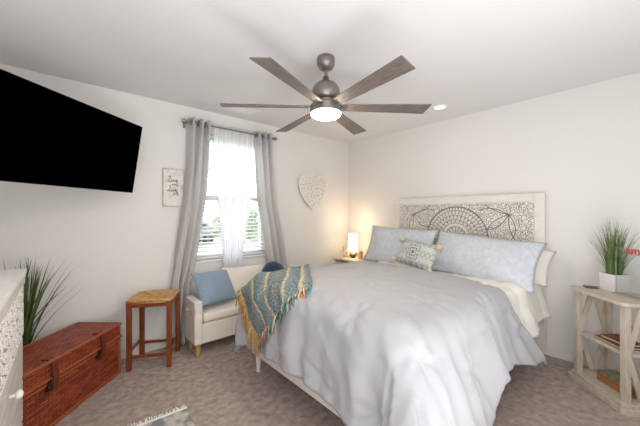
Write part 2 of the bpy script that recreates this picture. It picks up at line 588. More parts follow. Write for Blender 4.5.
# ------------------------------------------------------------------ window blind, curtains
bl = empty('window_blind', 'white horizontal slat blind behind the sheer curtain in the window', 'blind', (0, .035, 0))
obj('headrail', bx2(NB(), (WX0 + .01, -.025, WZ1 - .055), (WX1 - .01, .025, WZ1 - .004)), M['blind'], bl, bevel=.004)
b = NB()
zs = np.arange(WZ0 + .06, WZ1 - .07, .046)
R = Matrix.Rotation(math.radians(14), 3, 'X')
for z in zs: bx(b, ((WX0 + WX1) / 2, 0, z), (WX1 - WX0 - .03, .048, .003), R)
obj('slat', b, M['blind'], bl)['label'] = 'row of thin white blind slats'
obj('bottom_rail', bx2(NB(), (WX0 + .012, -.024, WZ0 + .012), (WX1 - .012, .024, WZ0 + .03)), M['blind'], bl, bevel=.003)
for x in (WX0 + .16, (WX0 + WX1) / 2, WX1 - .16):
    b = NB(); bx2(b, (x - .002, -.027, WZ0 + .03), (x + .002, -.025, WZ1 - .05)); bx2(b, (x - .002, .025, WZ0 + .03), (x + .002, .027, WZ1 - .05))
    obj('ladder_cord', b, M['white'], bl)

RZ, RY = 2.405, -.105
rd = empty('curtain_rod', 'brushed metal curtain rod mounted above the window', 'curtain rod', (0, RY, RZ))
obj('pole', rod(NB(), (-2.655, 0, 0), (-1.555, 0, 0), .0095), M['steel'], rd, smooth=False)
for x, s in ((-2.655, -1), (-1.555, 1)):
    b = NB(); rod(b, (x, 0, 0), (x + s * .012, 0, 0), .016, seg=18); rod(b, (x + s * .012, 0, 0), (x + s * .045, 0, 0), .022, .018, seg=18)
    obj('finial', b, M['steel'], rd)
for x in (-2.645, -1.565):
    b = NB(); bx2(b, (x - .008, .0, -.02), (x + .008, .105, -.01)); bx2(b, (x - .014, .099, -.05), (x + .014, .105, .03)); rod(b, (x - .006, 0, -.004), (x + .006, 0, -.004), .015)
    obj('bracket', b, M['steel'], rd)


def interp(tab, z):
    zs_ = [t[0] for t in tab]
    return [float(np.interp(-z, [-q for q in zs_], [t[k] for t in tab])) for k in (1, 2)]


def curtain(name, label, tab, npl, amp_top, amp_bot, yc, ztop, zbot, m, phase, seed, grommets=True, group=None):
    nz, ns = 60, 90
    P = np.zeros((nz + 1, ns + 1, 3))
    for i in range(nz + 1):
        f = i / nz
        z = ztop + (zbot - ztop) * f
        xl, xr = interp(tab, z)
        A = amp_top + (amp_bot - amp_top) * min(1, f * 1.4)
        for j in range(ns + 1):
            s = j / ns
            w = s + .03 * math.sin(3 * f + s * 5 + seed)
            y = A * math.sin(2 * PI * npl * w + phase)
            y += .25 * A * math.sin(2 * PI * npl * 2.3 * s + 5 * f + seed) * min(1, 2 * f)
            x = xl + (xr - xl) * s + .008 * math.sin(9 * f + 14 * s + seed) * f + .35 * A * math.cos(2 * PI * npl * w + phase) * min(1, f * 3)
            P[i, j] = (x, min(-.016, yc + y), z)
    root = empty(name, label, 'curtain', ((tab[0][1] + tab[0][2]) / 2, yc, 0), group=group)
    P -= np.array(root.location)
    link('curtain_panel', grid_mesh('curtain_panel', P), m, root, smooth=True, solid=.002, offs=0)
    if grommets:
        for k in range(int(npl * 2)):
            s = (k + .5) / (npl * 2) * .96 + .01
            x = tab[0][1] + (tab[0][2] - tab[0][1]) * s - root.location.x
            bm = NB()
            pts = [Vector((x + .004 * math.sin(t), .027 * math.cos(t), RZ + .027 * math.sin(t))) for t in np.linspace(0, 2 * PI, 25)]
            pts = [Vector((p.x, p.y + RY - yc, p.z)) for p in pts]
            tube(bm, pts, .006, 6)
            obj('grommet', bm, M['steel'], root, smooth=True)
    return root


curtain('curtain', 'grey grommet curtain panel on the left side of the window',
        [(2.45, -2.625, -2.385), (1.9, -2.645, -2.42), (1.56, -2.675, -2.45), (.99, -2.765, -2.54), (.65, -2.80, -2.62), (.02, -2.84, -2.66)],
        3.0, .055, .046, RY + .01, 2.455, .02, M['curtain'], .5, 1.0, group='grey curtain panels')
curtain('curtain', 'grey grommet curtain panel on the right side of the window',
        [(2.45, -1.835, -1.585), (1.56, -1.785, -1.52), (.9, -1.68, -1.37), (.5, -1.62, -1.31), (.02, -1.58, -1.26)],
        3.0, .055, .046, RY + .01, 2.455, .02, M['curtain'], .5, 2.3, group='grey curtain panels')
curtain('sheer_curtain', 'white sheer curtain gathered in the middle of the window', 
        [(2.45, -2.375, -1.845), (1.9, -2.36, -1.86), (1.45, -2.31, -1.91), (1.02, -2.25, -1.99), (.5, -2.22, -2.03), (.05, -2.22, -2.0)],
        9, .014, .02, RY + .01, 2.44, .05, M['sheer'], 0, 4.0, grommets=False)

# ------------------------------------------------------------------ ceiling fan
FX, FY = -2.135, -1.762
fan = empty('ceiling_fan', 'brushed nickel ceiling fan with six grey wooden blades and a lit lamp', 'ceiling fan', (FX, FY, 2.12))
z0 = 2.12
obj('canopy', lathe(NB(), [(0, .48), (.066, .48), (.068, .455), (.064, .42), (.05, .398), (.026, .386), (0, .385)]), M['nickel'], fan, smooth=True)
obj('downrod', rod(NB(), (0, 0, .30), (0, 0, .385), .013, seg=20), M['nickel'], fan)
obj('motor_housing', lathe(NB(), [(0, .335), (.022, .335), (.027, .305), (.055, .292), (.085, .27), (.104, .238), (.109, .2), (.104, .17), (.09, .155), (0, .155)]), M['nickel'], fan, smooth=True)
obj('hub_plate', lathe(NB(), [(0, .156), (.075, .156), (.075, .118), (0, .118)], seg=40), M['nickel'], fan)
obj('light_ring', lathe(NB(), [(0, .12), (.112, .12), (.121, .112), (.121, .06), (.114, .056), (0, .056)], seg=48), M['nickel'], fan, smooth=False)
obj('light_lens', lathe(NB(), [(.113, .06), (.113, .05), (.104, .036), (.08, .026), (.04, .021), (0, .02)], seg=48), M['lens'], fan, smooth=True)['label'] = 'glowing white lamp lens'


def blade_mesh():
    bm = NB()
    ro, r1 = .135, .787
    out = [(ro, -.045), (r1 + .006, -.073), (r1 + .010, -.066), (r1 - .006, .062), (ro, .045)]
    prism(bm, out, -.004, .004)
    Rx = Matrix.Rotation(math.radians(-11), 3, 'X')
    for v in bm.verts: v.co = Rx @ v.co
    return bm


bd = obj('blade', blade_mesh(), M['bladewood'], fan, bevel=.003)
b = NB()
Rx = Matrix.Rotation(math.radians(-11), 3, 'X')
prism(b, [(.06, -.026), (.15, -.024), (.20, -.017), (.235, 0), (.20, .017), (.15, .024), (.06, .026)], .004, .011)
for x, y in ((.16, -.014), (.16, .014), (.21, 0)): rod(b, (x, y, -.0065), (x, y, .013), .005, seg=8)
for v in b.verts: v.co = Rx @ v.co
ir = obj('blade_bracket', b, M['nickel'], bd)
blades = [bd]
for k in range(5):
    c = bd.copy(); COL.objects.link(c); c.parent = fan
    d = ir.copy(); COL.objects.link(d); d.parent = c
    blades.append(c)
for k, o in enumerate(blades):
    o.location = (0, 0, .104)
    o.rotation_euler = (0, 0, math.radians(-37.9 + 60 * k))

# downlight, air vent, outlet
dl = empty('downlight', 'small lit recessed ceiling downlight over the bed', 'downlight', (-.489, -1.845, H))
obj('trim_ring', lathe(NB(), [(.05, -.002), (.056, -.008), (.082, -.006), (.088, 0)], seg=40), M['white'], dl, smooth=True)
obj('lens', lathe(NB(), [(0, -.004), (.052, -.003), (.052, 0)], seg=32), M['can'], dl)
vt = empty('ceiling_vent', 'white rectangular air vent in the ceiling near the window', 'vent', (-2.13, -.30, H), math.radians(0))
b = NB(); bx2(b, (-.2, -.12, -.008), (.2, -.085, 0)); bx2(b, (-.2, .085, -.008), (.2, .12, 0)); bx2(b, (-.2, -.085, -.008), (-.165, .085, 0)); bx2(b, (.165, -.085, -.008), (.2, .085, 0))
obj('vent_frame', b, M['white'], vt)
b = NB()
for k in range(9): bx(b, (0, -.075 + k * .0187, -.006), (.33, .014, .002), Matrix.Rotation(-.35, 3, 'X'))
obj('louver', b, M['white'], vt)
ol = empty('wall_outlet', 'white electrical outlet on the wall behind the wooden stool', 'outlet', (-2.874, 0, .41))
obj('cover_plate', bx2(NB(), (-.036, -.006, -.058), (.036, 0, .058)), M['white'], ol, bevel=.003)
for z in (-.022, .022): obj('socket', rod(NB(), (0, -.0085, z), (0, -.004, z), .016, seg=20), M['trim'], ol)

# ------------------------------------------------------------------ television on its swivel arm
tvx, tvu = Vector((.7375, .675, 0)), Vector((.109, -.1195, .987))
TR = Vector((-3.105, -.393, 1.418 + .2966 * 2.6))
TW, TH = 1.075, .60
tvc = TR - tvx * TW / 2 - tvu * TH / 2
tv = empty('television', 'large black flat television hung high in the corner above the wicker trunk', 'television', (0, 0, 0))
tv.matrix_world = axes(tvc, tvx, tvu)
obj('casing', bx(NB(), (0, 0, -.022), (TW, TH, .036)), M['blackplastic'], tv, bevel=.004)
obj('screen', bx(NB(), (0, 0, -.003), (TW - .012, TH - .012, .004)), M['black'], tv)
obj('rear_cover', bx(NB(), (0, -.06, -.052), (.7, .38, .026)), M['blackplastic'], tv, bevel=.008)
inv = tv.matrix_world.inverted()
b = NB()
bx(b, (0, -.02, -.074), (.24, .24, .016))
p0, p1, p2 = Vector((0, -.02, -.08)), inv @ Vector((-3.35, -.34, 1.86)), inv @ Vector((-3.62, -.02, 1.86))
tube(b, [p0, p1], .02, 8); tube(b, [p1, p2], .02, 8)
obj('mount_arm', b, M['blackmetal'], tv)
b = NB(); bx2(b, (-3.69, -.02, 1.72), (-3.55, -.001, 2.0))
for v in b.verts: v.co = inv @ v.co
obj('wall_plate', b, M['blackmetal'], tv)

# ------------------------------------------------------------------ wicker trunk (diagonal in the corner)
tu, tn = Vector((-.665, -.747, 0)), Vector((.747, -.665, 0))   # along the front towards the left / facing the room
L_, D_, TZ = .92, .38, .445
org = Vector((-3.262, -.292, 0))
tr = empty('wicker_trunk', 'reddish brown wicker trunk with leather straps on the carpet below the television', 'trunk',
           org + tu * L_ / 2 - tn * D_ / 2)
tr.rotation_euler = (0, 0, math.atan2(-tu.y, -tu.x))           # local +x to the right end, local -y to the front
hl, hd, LZ = L_ / 2, D_ / 2, .31
obj('trunk_body', bx2(NB(), (-hl + .012, -hd + .01, .008), (hl - .012, hd - .01, LZ)), M['wicker'], tr, bevel=.01)
obj('lid', bx2(NB(), (-hl + .004, -hd + .002, LZ + .004), (hl - .004, hd - .002, TZ)), M['wicker'], tr, bevel=.014)
for z0_, r_, q in ((LZ - .012, .011, .003), (LZ + .018, .012, -.003), (TZ - .008, .012, -.001), (.014, .012, .003)):
    b = NB()
    c4 = [(-hl + q, -hd + q, z0_), (hl - q, -hd + q, z0_), (hl - q, hd - q, z0_), (-hl + q, hd - q, z0_)]
    for k in range(4): rod(b, c4[k], c4[(k + 1) % 4], r_, seg=8)
    obj('woven_rim', b, M['wickerrim'], tr)
for x in (-hl + .008, hl - .008):
    for y in (-hd + .006, hd - .006): obj('corner_cane', rod(NB(), (x, y, .01), (x, y, TZ - .01), .011, seg=8), M['wickerrim'], tr)
for x in (-hl + .27, hl - .23):
    y = -hd - .011
    b = NB()
    pr = [(-hd + .055, TZ + .005), (-hd + .01, TZ + .006), (y - .004, TZ - .012), (y - .012, TZ - .06), (y - .015, LZ + .03), (y - .012, LZ - .03), (y - .008, LZ - .06)]
    for (ya, za), (yb, zb) in zip(pr, pr[1:]):
        bar(b, (x, ya, za), (x, yb, zb), .04, .006, up=(0, .7, .7))
    st = obj('strap', b, M['leather'], tr, bevel=.001)
    b = NB(); bx2(b, (x - .05, y - .008, LZ - .05), (x - .024, y + .012, LZ - .012)); rod(b, (x - .037, y - .016, LZ - .04), (x - .037, y - .004, LZ - .04), .009, seg=10)
    bx2(b, (x - .048, y - .012, LZ - .012), (x - .04, y - .004, LZ + .02)); bx2(b, (x - .034, y - .012, LZ - .012), (x - .026, y - .004, LZ + .02))
    obj('latch', b, M['brass'], tr, bevel=.001)

# ------------------------------------------------------------------ rush-seat stool
sx_, sy_ = Vector((.878, -.479, 0)), Vector((.479, .878, 0))
so = Vector((-3.19, -.297, 0)) + sx_ * .16 + sy_ * .145
stl = empty('counter_stool', 'reddish wooden counter stool with a woven rush seat beside the trunk', 'stool', so, math.atan2(sx_.y, sx_.x))
hx, hy, SZ = .165, .155, .632
for x in (-hx, hx):
    for y in (-hy, hy):
        b = NB(); bx2(b, (x - .019, y - .019, 0), (x + .019, y + .019, SZ - .009))
        obj('leg', b, M['stoolwood'], stl, bevel=.003)
for a, c in (((-hx, -hy), (hx, -hy)), ((-hx, hy), (hx, hy)), ((-hx, -hy), (-hx, hy)), ((hx, -hy), (hx, hy))):
    side = a[0] == c[0]
    zc = .12 if not side else .165
    obj('stretcher', bar(NB(), (a[0], a[1], zc), (c[0], c[1], zc), .016, .026), M['stoolwood'], stl, bevel=.002)
    obj('apron', bar(NB(), (a[0], a[1], SZ - .045), (c[0], c[1], SZ - .045), .022, .045), M['stoolwood'], stl, bevel=.002)
# seat: four woven triangles
b = NB()
E_ = [(-hx - .02, -hy - .02), (hx + .02, -hy - .02), (hx + .02, hy + .02), (-hx - .02, hy + .02)]
n = 18
for k in range(4):
    A, B = Vector(E_[k]), Vector(E_[(k + 1) % 4])
    for i in range(n):
        f = (i + .5) / n
        p, q = A * (1 - f), B * (1 - f)
        cut = .1 * (1 - f)
        zc = SZ - .012 - .02 * f
        P_ = [(p.x + (q.x - p.x) * t, p.y + (q.y - p.y) * t, zc + .008 * math.sin(PI * t)) for t in np.linspace(.0, 1, 7)]
        rr = .0105
        if f < .97: tube(b, P_, rr, 5)
bx2(b, (-hx + .02, -hy + .02, SZ - .05), (hx - .02, hy - .02, SZ - .016)); bx2(b, (-hx - .012, -hy + .021, SZ - .035), (hx + .012, hy - .021, SZ - .016)); bx2(b, (-hx + .021, -hy - .012, SZ - .035), (hx - .021, hy + .012, SZ - .016))
seat = obj('rush_seat', b, mat('woven_rush', (218, 176, 116), 0.7, rgb2=(190, 144, 90), nscale=24, bump=0.3), stl, smooth=True)

# ------------------------------------------------------------------ white storage bench with arms
BX0, BX1, BY0, BY1 = -2.69, -1.385, -.49, -.185
bn = empty('storage_bench', 'cream upholstered storage bench with low arms and pale wooden legs below the window', 'bench', ((BX0 + BX1) / 2, (BY0 + BY1) / 2, 0))
ox, oy = bn.location.x, bn.location.y
def L(x, y, z): return (x - ox, y - oy, z)
obj('bench_base', bx2(NB(), L(BX0 + .07, BY0 + .006, .125), L(BX1 - .07, BY1, .325)), M['linen'], bn, bevel=.012)
obj('seat_cushion', bx2(NB(), L(BX0 + .078, BY0 - .004, .329), L(BX1 - .078, BY1, .425)), M['creamsmooth'], bn, bevel=.03)
for s, x0 in ((1, BX0), (-1, BX1 - .075)):
    b = NB()
    # arm with a hand slot through it: four boxes around the slot
    y0, y1, z1 = BY0, BY1, .55
    ya, yb, za, zb = y0 + .09, y1 - .05, .40, .455
    bx2(b, L(x0, y0, .125), L(x0 + .075, y1, za)); bx2(b, L(x0, y0, zb), L(x0 + .075, y1, z1))
    bx2(b, L(x0, y0, za), L(x0 + .075, ya, zb)); bx2(b, L(x0, yb, za), L(x0 + .075, y1, zb))
    bmesh.ops.remove_doubles(b, verts=b.verts[:], dist=1e-5)
    obj('arm', b, M['linen'], bn, bevel=.012)
for x in (BX0 + .045, BX1 - .045):
    for y in (BY0 + .045, BY1 - .045):
        obj('leg', rod(NB(), L(x, y, .128), L(x, y, 0), .029, .019, 16), M['paleoak'], bn)


def pillow(name, label, cat, c, xd, up, w, h, t, m, seed, group=None, **k):
    me = pillow_mesh(name, w, h, t, seed=seed, **k)
    o = link(name, me, m, None, smooth=True)
    o.matrix_world = axes(c, xd, up)
    return tag(o, label, cat, group)


pillow('throw_pillow', 'dusty blue throw pillow leaning at the left end of the cream bench', 'pillow',
       (-2.42, -.315, .632), (.42, .12, -.02), (-.14, .15, .29), .46, .37, .13, M['bluefab'], 1, 'bench throw pillows')
pillow('throw_pillow', 'cream throw pillow in the middle of the bench below the window', 'pillow',
       (-2.03, -.205, .612), (.58, -.02, -.02), (-.01, .07, .34), .56, .36, .10, M['creamsmooth'], 2, 'bench throw pillows')
# round navy cushion
b = NB()
prof = [(0, .065), (.08, .063), (.14, .05), (.172, .026), (.182, 0), (.172, -.026), (.14, -.05), (.08, -.063), (0, -.065)]
lathe(b, prof, seg=44)
nv = obj('round_cushion', b, M['navy'], None, smooth=True, subsurf=1)
nv.matrix_world = axes((-1.67, -.30, .64), (.97, .1, 0), (0.02, .3, .8))
tag(nv, 'round navy blue cushion at the right end of the bench behind the bed', 'cushion')

# ------------------------------------------------------------------ wall sign
sg = empty('wall_sign', 'white distressed wooden sign with dark script on the wall left of the window', 'sign', (-2.755, -.001, 1.69))
obj('board', bx2(NB(), (-.1, -.018, -.197), (.1, 0, .197)), M['rustic'], sg, bevel=.002)
b = NB()
for x0, x1, z0_, z1_ in ((-.105, -.097, -.2, .2), (.097, .105, -.2, .2), (-.105, .105, .194, .202), (-.105, .105, -.202, -.194)): bx2(b, (x0, -.021, z0_), (x1, 0, z1_))
obj('edge_strip', b, mat('worn_edge', (222, 214, 204), .7, rgb2=(190, 180, 168), nscale=20), sg)
CUR = {   # single-stroke script letters on a unit em, (x, y) lists and advance
    'L': ([(.05, .78), (.2, .95), (.34, .9), (.3, .6), (.2, .25), (.06, .04), (-.04, .08), (.08, .16), (.3, .03), (.5, .06)], .5),
    'o': ([(.0, .1), (.14, .4), (.04, .3), (.02, .1), (.14, 0), (.28, .12), (.27, .32), (.14, .4), (.3, .3), (.36, .34)], .34),
    'v': ([(0, .34), (.08, .38), (.13, .02), (.2, .05), (.32, .38), (.4, .32)], .36),
    'e': ([(0, .12), (.2, .24), (.22, .38), (.1, .4), (.04, .2), (.1, .02), (.24, .02), (.36, .16)], .34),
    'i': ([(0, .1), (.1, .38), (.07, .1), (.14, .0), (.24, .1)], .22),
    's': ([(0, .05), (.16, .42), (.2, .16), (.1, .0), (.02, .06), (.12, .03), (.26, .1)], .26),
    'm': ([(0, .1), (.06, .38), (.05, .0), (.06, .28), (.15, .4), (.18, .3), (.16, .0), (.18, .28), (.28, .4), (.31, .25), (.31, .03), (.42, .1)], .4),
    'p': ([(0, .1), (.1, .4), (.02, -.42), (.1, .25), (.2, .4), (.3, .3), (.24, .06), (.12, .02), (.36, .12)], .34),
    'l': ([(0, .1), (.18, .7), (.16, .94), (.08, .9), (.06, .2), (.12, .0), (.24, .1)], .22),
    'y': ([(0, .3), (.06, .4), (.1, .08), (.2, .06), (.28, .4), (.2, -.3), (.08, -.44), (.02, -.3), (.34, .12)], .34),
    'f': ([(0, .1), (.16, .6), (.2, .9), (.12, .94), (.06, .4), (.0, -.4), (.08, -.4), (.1, -.02), (.28, .12)], .26),
    'u': ([(0, .3), (.06, .4), (.06, .08), (.14, 0), (.24, .1), (.28, .4), (.27, .06), (.38, .1)], .36),
}
def script(word, x, z, size, r):
    bm = NB()
    for ch in word:
        pts, adv = CUR[ch]
        # smooth the stroke
        q = np.array(pts)
        for _ in range(2):
            mid = (q[:-1] + q[1:]) / 2
            out = [q[0]]
            for a, c in zip(q[:-1], q[1:]): out += [a * .75 + c * .25, a * .25 + c * .75]
            q = np.array(out + [q[-1]])
        tube(bm, [(x + (px + .22 * pz) * size, -.0195, z + pz * size) for px, pz in q], r, 4)
        x += adv * size
    return bm
for wd, x, z, s_, r_ in (('Love', -.062, .06, .066, .0024), ('simply', -.022, .026, .036, .0013), ('Live', -.062, -.042, .066, .0024), ('fully', -.004, -.074, .036, .0013)):
    obj('lettering', script(wd, x, z, s_, r_), M['ink'], sg)

# ------------------------------------------------------------------ carved heart on the wall
ht = empty('heart_decor', 'white carved wooden heart hanging on the wall between window and corner', 'wall decor', (-.815, -.001, 1.70))
seeds = sprinkle(-.3, .3, -.32, .3, .045)
def heart_in(X, Z, s):
    x, z = X / (.285 * s), (Z + .02) / (.285 * s)
    return (x * x + z * z * .92 - .62) ** 3 - 1.25 * x * x * z ** 3 < 0
def heart_fn(X, Z):
    ins = heart_in(X, Z, 1.0); inn = heart_in(X, Z, .90)
    d1, d2 = voro(X, Z, seeds)
    A = np.arctan2(Z, X)
    g = np.where((d1 < .0085) & inn, 1.0, np.where(((d2 - d1) < .013) & inn, .6, 0))
    return g, ins
me = relief('carved_heart', -.32, .32, -.36, .32, .004, heart_fn, .008, -.022)
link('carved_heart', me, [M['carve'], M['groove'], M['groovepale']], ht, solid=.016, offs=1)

# ------------------------------------------------------------------ bed
YC, HW = -1.83, .80                        # bed centre line and half width
XF = -2.36                                 # foot of the bed
bed = empty('bed', 'white bed frame with a tall carved white wooden headboard against the wall', 'bed', (-1.2, YC, 0))
def B(x, y, z): return (x + 1.2, y - YC, z)
HB0, HB1, HBZ = -2.705, -.958, 1.617       # headboard span
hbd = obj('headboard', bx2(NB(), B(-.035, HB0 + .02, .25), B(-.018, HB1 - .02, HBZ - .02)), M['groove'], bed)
fr = NB()
for y0, y1, z0_, z1_ in ((HB0, HB0 + .085, .03, HBZ), (HB1 - .085, HB1, .03, HBZ), (HB0 + .085, HB1 - .085, HBZ - .082, HBZ), (HB0 + .085, HB1 - .085, .32, .42)):
    bx2(fr, B(-.075, y0, z0_), B(-.016, y1, z1_))
obj('headboard_frame', fr, M['whitewash'], hbd, bevel=.004)
px0, px1, pz1 = HB0 + .08, HB1 - .08, HBZ - .078
stems = []; bigstems = []
mc = -1.825; mz = 1.13
for s in (-1, 1):
    cx, cz = s * .565, 1.40
    for a, l, c in ((2.6, .30, 1.0), (2.9, .36, -1.1), (3.5, .34, 1.3), (4.2, .30, -1.2), (4.7, .34, .9), (5.3, .30, -1.5),
                    (.35, .2, 1.8), (1.1, .14, 2.2), (5.9, .22, -2.2), (2.1, .17, -2.0), (.0, .16, -2.4)):
        pts = spiral(cx, cz, a, l, c)
        if s < 0: pts = [(-(x - 0), z) for x, z in spiral(.565, cz, a, l, c)]
        (bigstems if l > .25 else stems).append(pts)
    for cx2, cz2 in ((.36, 1.49), (.44, 1.24), (.68, 1.22), (.5, 1.08), (.66, 1.5), (.25, 1.52), (.72, 1.05)):
        for a0 in (0.4, 2.6, 4.5):
            pts = [(s * x, z) for x, z in spiral(cx2, cz2, a0, .13, 3.0)]
            stems.append(pts)
hseeds = sprinkle(-.8, .8, .8, 1.56, .033, 7000)
def head_fn(X, Z):
    x = X - mc
    r = np.hypot(x, Z - mz); th = np.arctan2(Z - mz, x)
    g = np.zeros(X.shape); 
    def put(m_, v):
        np.copyto(g, np.maximum(g, v), where=m_)
    put(np.abs(r - .362) < .0052, 1.0)
    for rr, w in ((.318, .002), (.262, .0025), (.208, .0025), (.165, .003), (.125, .003)): put(np.abs(r - rr) < w, .6)
    for r1, r2, nn in ((.262, .318, 44), (.208, .262, 34), (.165, .208, 24), (.318, .356, 60), (.03, .125, 16)):
        q = np.clip((r - r1) / (r2 - r1), 0, 1)
        p = np.abs(((th * nn / (2 * PI)) % 1) - .5)
        w = .46 * np.sin(PI * np.clip(q, 0.01, .99)) ** .6
        inr = (r > r1) & (r < r2)
        put(inr & (np.abs(p - w) < .06) & (q > .1), .6)
        put(inr & (p > .42) & (q > .66), 1.0 if nn in (34, 60) else .6)
        put(inr & (p < .04) & (q > .3) & (q < .65), .6)
    out = r > .368
    ds = np.full(X.shape, 9.0)
    for pts in stems: ds = np.minimum(ds, curve_dist(x, Z, pts))
    db = np.full(X.shape, 9.0)
    for pts in bigstems: db = np.minimum(db, curve_dist(x, Z, pts))
    d1, d2 = voro(x, Z, hseeds)
    put(out & (ds < .003), .6)
    put(out & (db < .0042), 1.0)
    far = out & (ds > .009) & (db > .012)
    put(far & ((d2 - d1) < .004), .6)
    put(far & (d1 < .0068) & ((np.sin(x * 91) + np.cos(Z * 77)) > -.5), 1.0)
    rim = (X < px0 + .012) | (X > px1 - .012) | (Z > pz1 - .012)
    return np.where(rim, 0, g), np.ones(X.shape, bool)
me = relief('carved_panel', px0, px1, .60, pz1, .0035, head_fn, .011, 0)
V = np.empty(len(me.vertices) * 3); me.vertices.foreach_get('co', V); V = V.reshape(-1, 3)
V2 = np.stack([-.058 + V[:, 1] + 1.2, V[:, 0] - YC, V[:, 2]], -1)
me.vertices.foreach_set('co', V2.ravel()); me.update()
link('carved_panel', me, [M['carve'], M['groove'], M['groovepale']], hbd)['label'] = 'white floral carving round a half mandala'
for y, s in ((YC - HW + .02, 1), (YC + HW - .02, -1)):
    obj('side_rail', bx2(NB(), B(-.08, y - .015, .17), B(XF + .02, y + .015, .31)), M['whitewash'], bed, bevel=.004)
obj('foot_rail', bx2(NB(), B(XF - .012, YC - HW + .005, .17), B(XF + .022, YC + HW - .005, .31)), M['whitewash'], bed, bevel=.004)
for y in (YC - HW + .05, YC + HW - .05):
    obj('leg', rod(NB(), B(XF + .03, y, .175), B(XF + .03, y, 0), .026, .017, 16), M['whitewash'], bed)
b = NB(); bx2(b, B(-1.40, YC - HW - .05, .11), B(-1.36, YC - HW + .06, .17)); bx2(b, B(-1.40, YC - HW - .0, 0), B(-1.36, YC - HW + .03, .17))
obj('support_foot', b, M['blackmetal'], bed)['label'] = 'black metal support foot'
bs = tag(obj('box_spring', bx2(NB(), (-.085, YC - HW + .04, .312), (XF + .04, YC + HW - .04, .50)), M['navydark'], bevel=.02), 'dark navy box spring showing below the white quilt', 'box spring')
tag(obj('mattress', bx2(NB(), (-.09, YC - HW + .03, .502), (XF + .04, YC + HW - .03, .735)), M['mattress'], bevel=.05), 'white mattress on the bed under the quilt and comforter', 'mattress')


def drape_point(a, b_, p):
    """a: distance from the head edge towards the foot, b_: across (+ towards the window). returns x, y, z, normal-ish outwards, e"""
    ea = max(0.0, a - p['la']); eb = max(0.0, abs(b_) - p['hb'])
    e = math.hypot(ea, eb)
    sgn = 1 if b_ > 0 else -1
    if e > 0:
        dx, dy = -ea / e, sgn * eb / e
    else:
        dx, dy = 0, 0
    cr = min(ea, eb) / (max(ea, eb) + 1e-6) if e > 0 else 0
    ee = e * (1 - p.get('corner', .16) * cr * (1 if b_ > 0 else .35))
    R_ = p['R']
    if ee < R_ * PI / 2:
        t = ee / R_; ho, dr = R_ * math.sin(t), R_ * (1 - math.cos(t)); nrm = (math.sin(t), math.cos(t))
    else:
        rest = ee - R_ * PI / 2
        fl = p['flare'] if dy >= -.3 or 'nearflare' not in p else p['nearflare']
        ho, dr = R_ + rest * math.sin(fl), R_ + rest * math.cos(fl); nrm = (math.cos(fl), math.sin(fl))
    x = p['xh'] - min(a, p['la']) + dx * ho
    y = YC + sgn * min(abs(b_), p['hb']) + dy * ho
    z = p['z'](a, b_) - dr
    return x, y, z, Vector((dx * nrm[0], dy * nrm[0], nrm[1])), ee, dx, dy


CP = dict(xh=-.76, la=1.52, hb=.70, R=.15, flare=.10, nearflare=.36, corner=.13,
          z=lambda a, b_: .80 + .065 * (1 - math.exp(-max(a, 0) / .22)) - .02 * (b_ / .8) ** 2)
CA, CB, CN = 1.52 + .235 + .40, .70 + .235 + .37, .70 + .235 + .42       # comforter length and half width

def head_shift(b_): return float(np.interp(b_, [-1.36, -1.15, -.85, -.6, .25], [.06, .14, .26, .24, 0]))     # its head edge runs a little askew

tufts = [(a, b_) for i, a in enumerate(np.arange(.3, 2.2, .44)) for b_ in np.arange(-1.1 + (.22 if i % 2 else 0), 1.2, .44)]
def comforter_at(a, b_, extra=0.0):
    x, y, z, nrm, ee, dx, dy = drape_point(a, b_, CP)
    d = 0.0
    # puffs between tufts
    for ta, tb in tufts:
        q = (a - ta) ** 2 + (b_ - tb) ** 2
        if q < .12:
            d -= .016 * math.exp(-q / .0012) + .010 * math.exp(-q / .010)
            r = math.sqrt(q)
            th = math.atan2(b_ - tb, a - ta)
            d += .0065 * math.sin(6 * th + ta * 9 + 2 * tb) * math.exp(-((r - .075) / .05) ** 2)
    w = noise.noise(Vector((a * 2.3, b_ * 2.3, 1.7)))
    d += .014 * w
    d += .009 * noise.noise(Vector((a * 6 + 3 * w, b_ * 5, 4.2))) + .006 * (1 - 3 * abs(noise.noise(Vector((a * 4 + b_ * 5, (a - b_) * 2.2, 6.1)))))
    d += .004 * noise.noise(Vector((a * 14, b_ * 12 + 2 * w, 9.2)))
    # vertical folds on the hanging parts
    if ee > 0:
        s = (b_ if abs(dx) > abs(dy) else a)
        hang = min(1, max(0, (ee - .12) / .35))
        cr = abs(dx * dy) * 2
        d += hang * (.020 * math.sin(s * 9.5 + 2.5 * noise.noise(Vector((s * 2, 0, 3)))) + .012 * math.sin(s * 23 + 4 * noise.noise(Vector((s * 3, 1, 3)))))
        d += hang * .05 * cr
        t_ = a if abs(dx) > abs(dy) else abs(b_)
        d += hang * .012 * (1 - abs(noise.noise(Vector((s * 9 + .8 * noise.noise(Vector((t_ * 3, s * 2, 7))), t_ * 1.4, 2.2)))) * 2.2)
        z += hang * .018 * math.sin(s * 5 + 1.0)
    P = Vector((x, y, z)) + nrm * (d + extra)
    P.z = max(P.z, .07)
    return P, nrm


na, nb = 120, 150
P = np.zeros((na + 1, nb + 1, 3))
for i in range(na + 1):
    for j in range(nb + 1):
        af = i / na * CA
        cn = float(np.interp(af, [0, .2, .5, .85, 1.2, 1.6, 2.2], [1.33, 1.33, 1.21, 1.22, 1.42, 1.48, 1.48]))
        b_ = -cn + (CB + cn) * j / nb
        a0 = head_shift(b_)
        a = a0 + (CA - a0) * i / na
        P[i, j] = comforter_at(a, b_, .018)[0]
# rolled puffy head edge
for j in range(nb + 1):
    for i, dz in ((0, -.045), (1, -.018), (2, -.006)): P[i, j, 2] += dz
cm = link('comforter', grid_mesh('comforter', P), M['comforter'], None, smooth=True, solid=.028, offs=-1)
tag(cm, 'pale grey puffy tufted comforter draped over the bed and its foot', 'comforter')

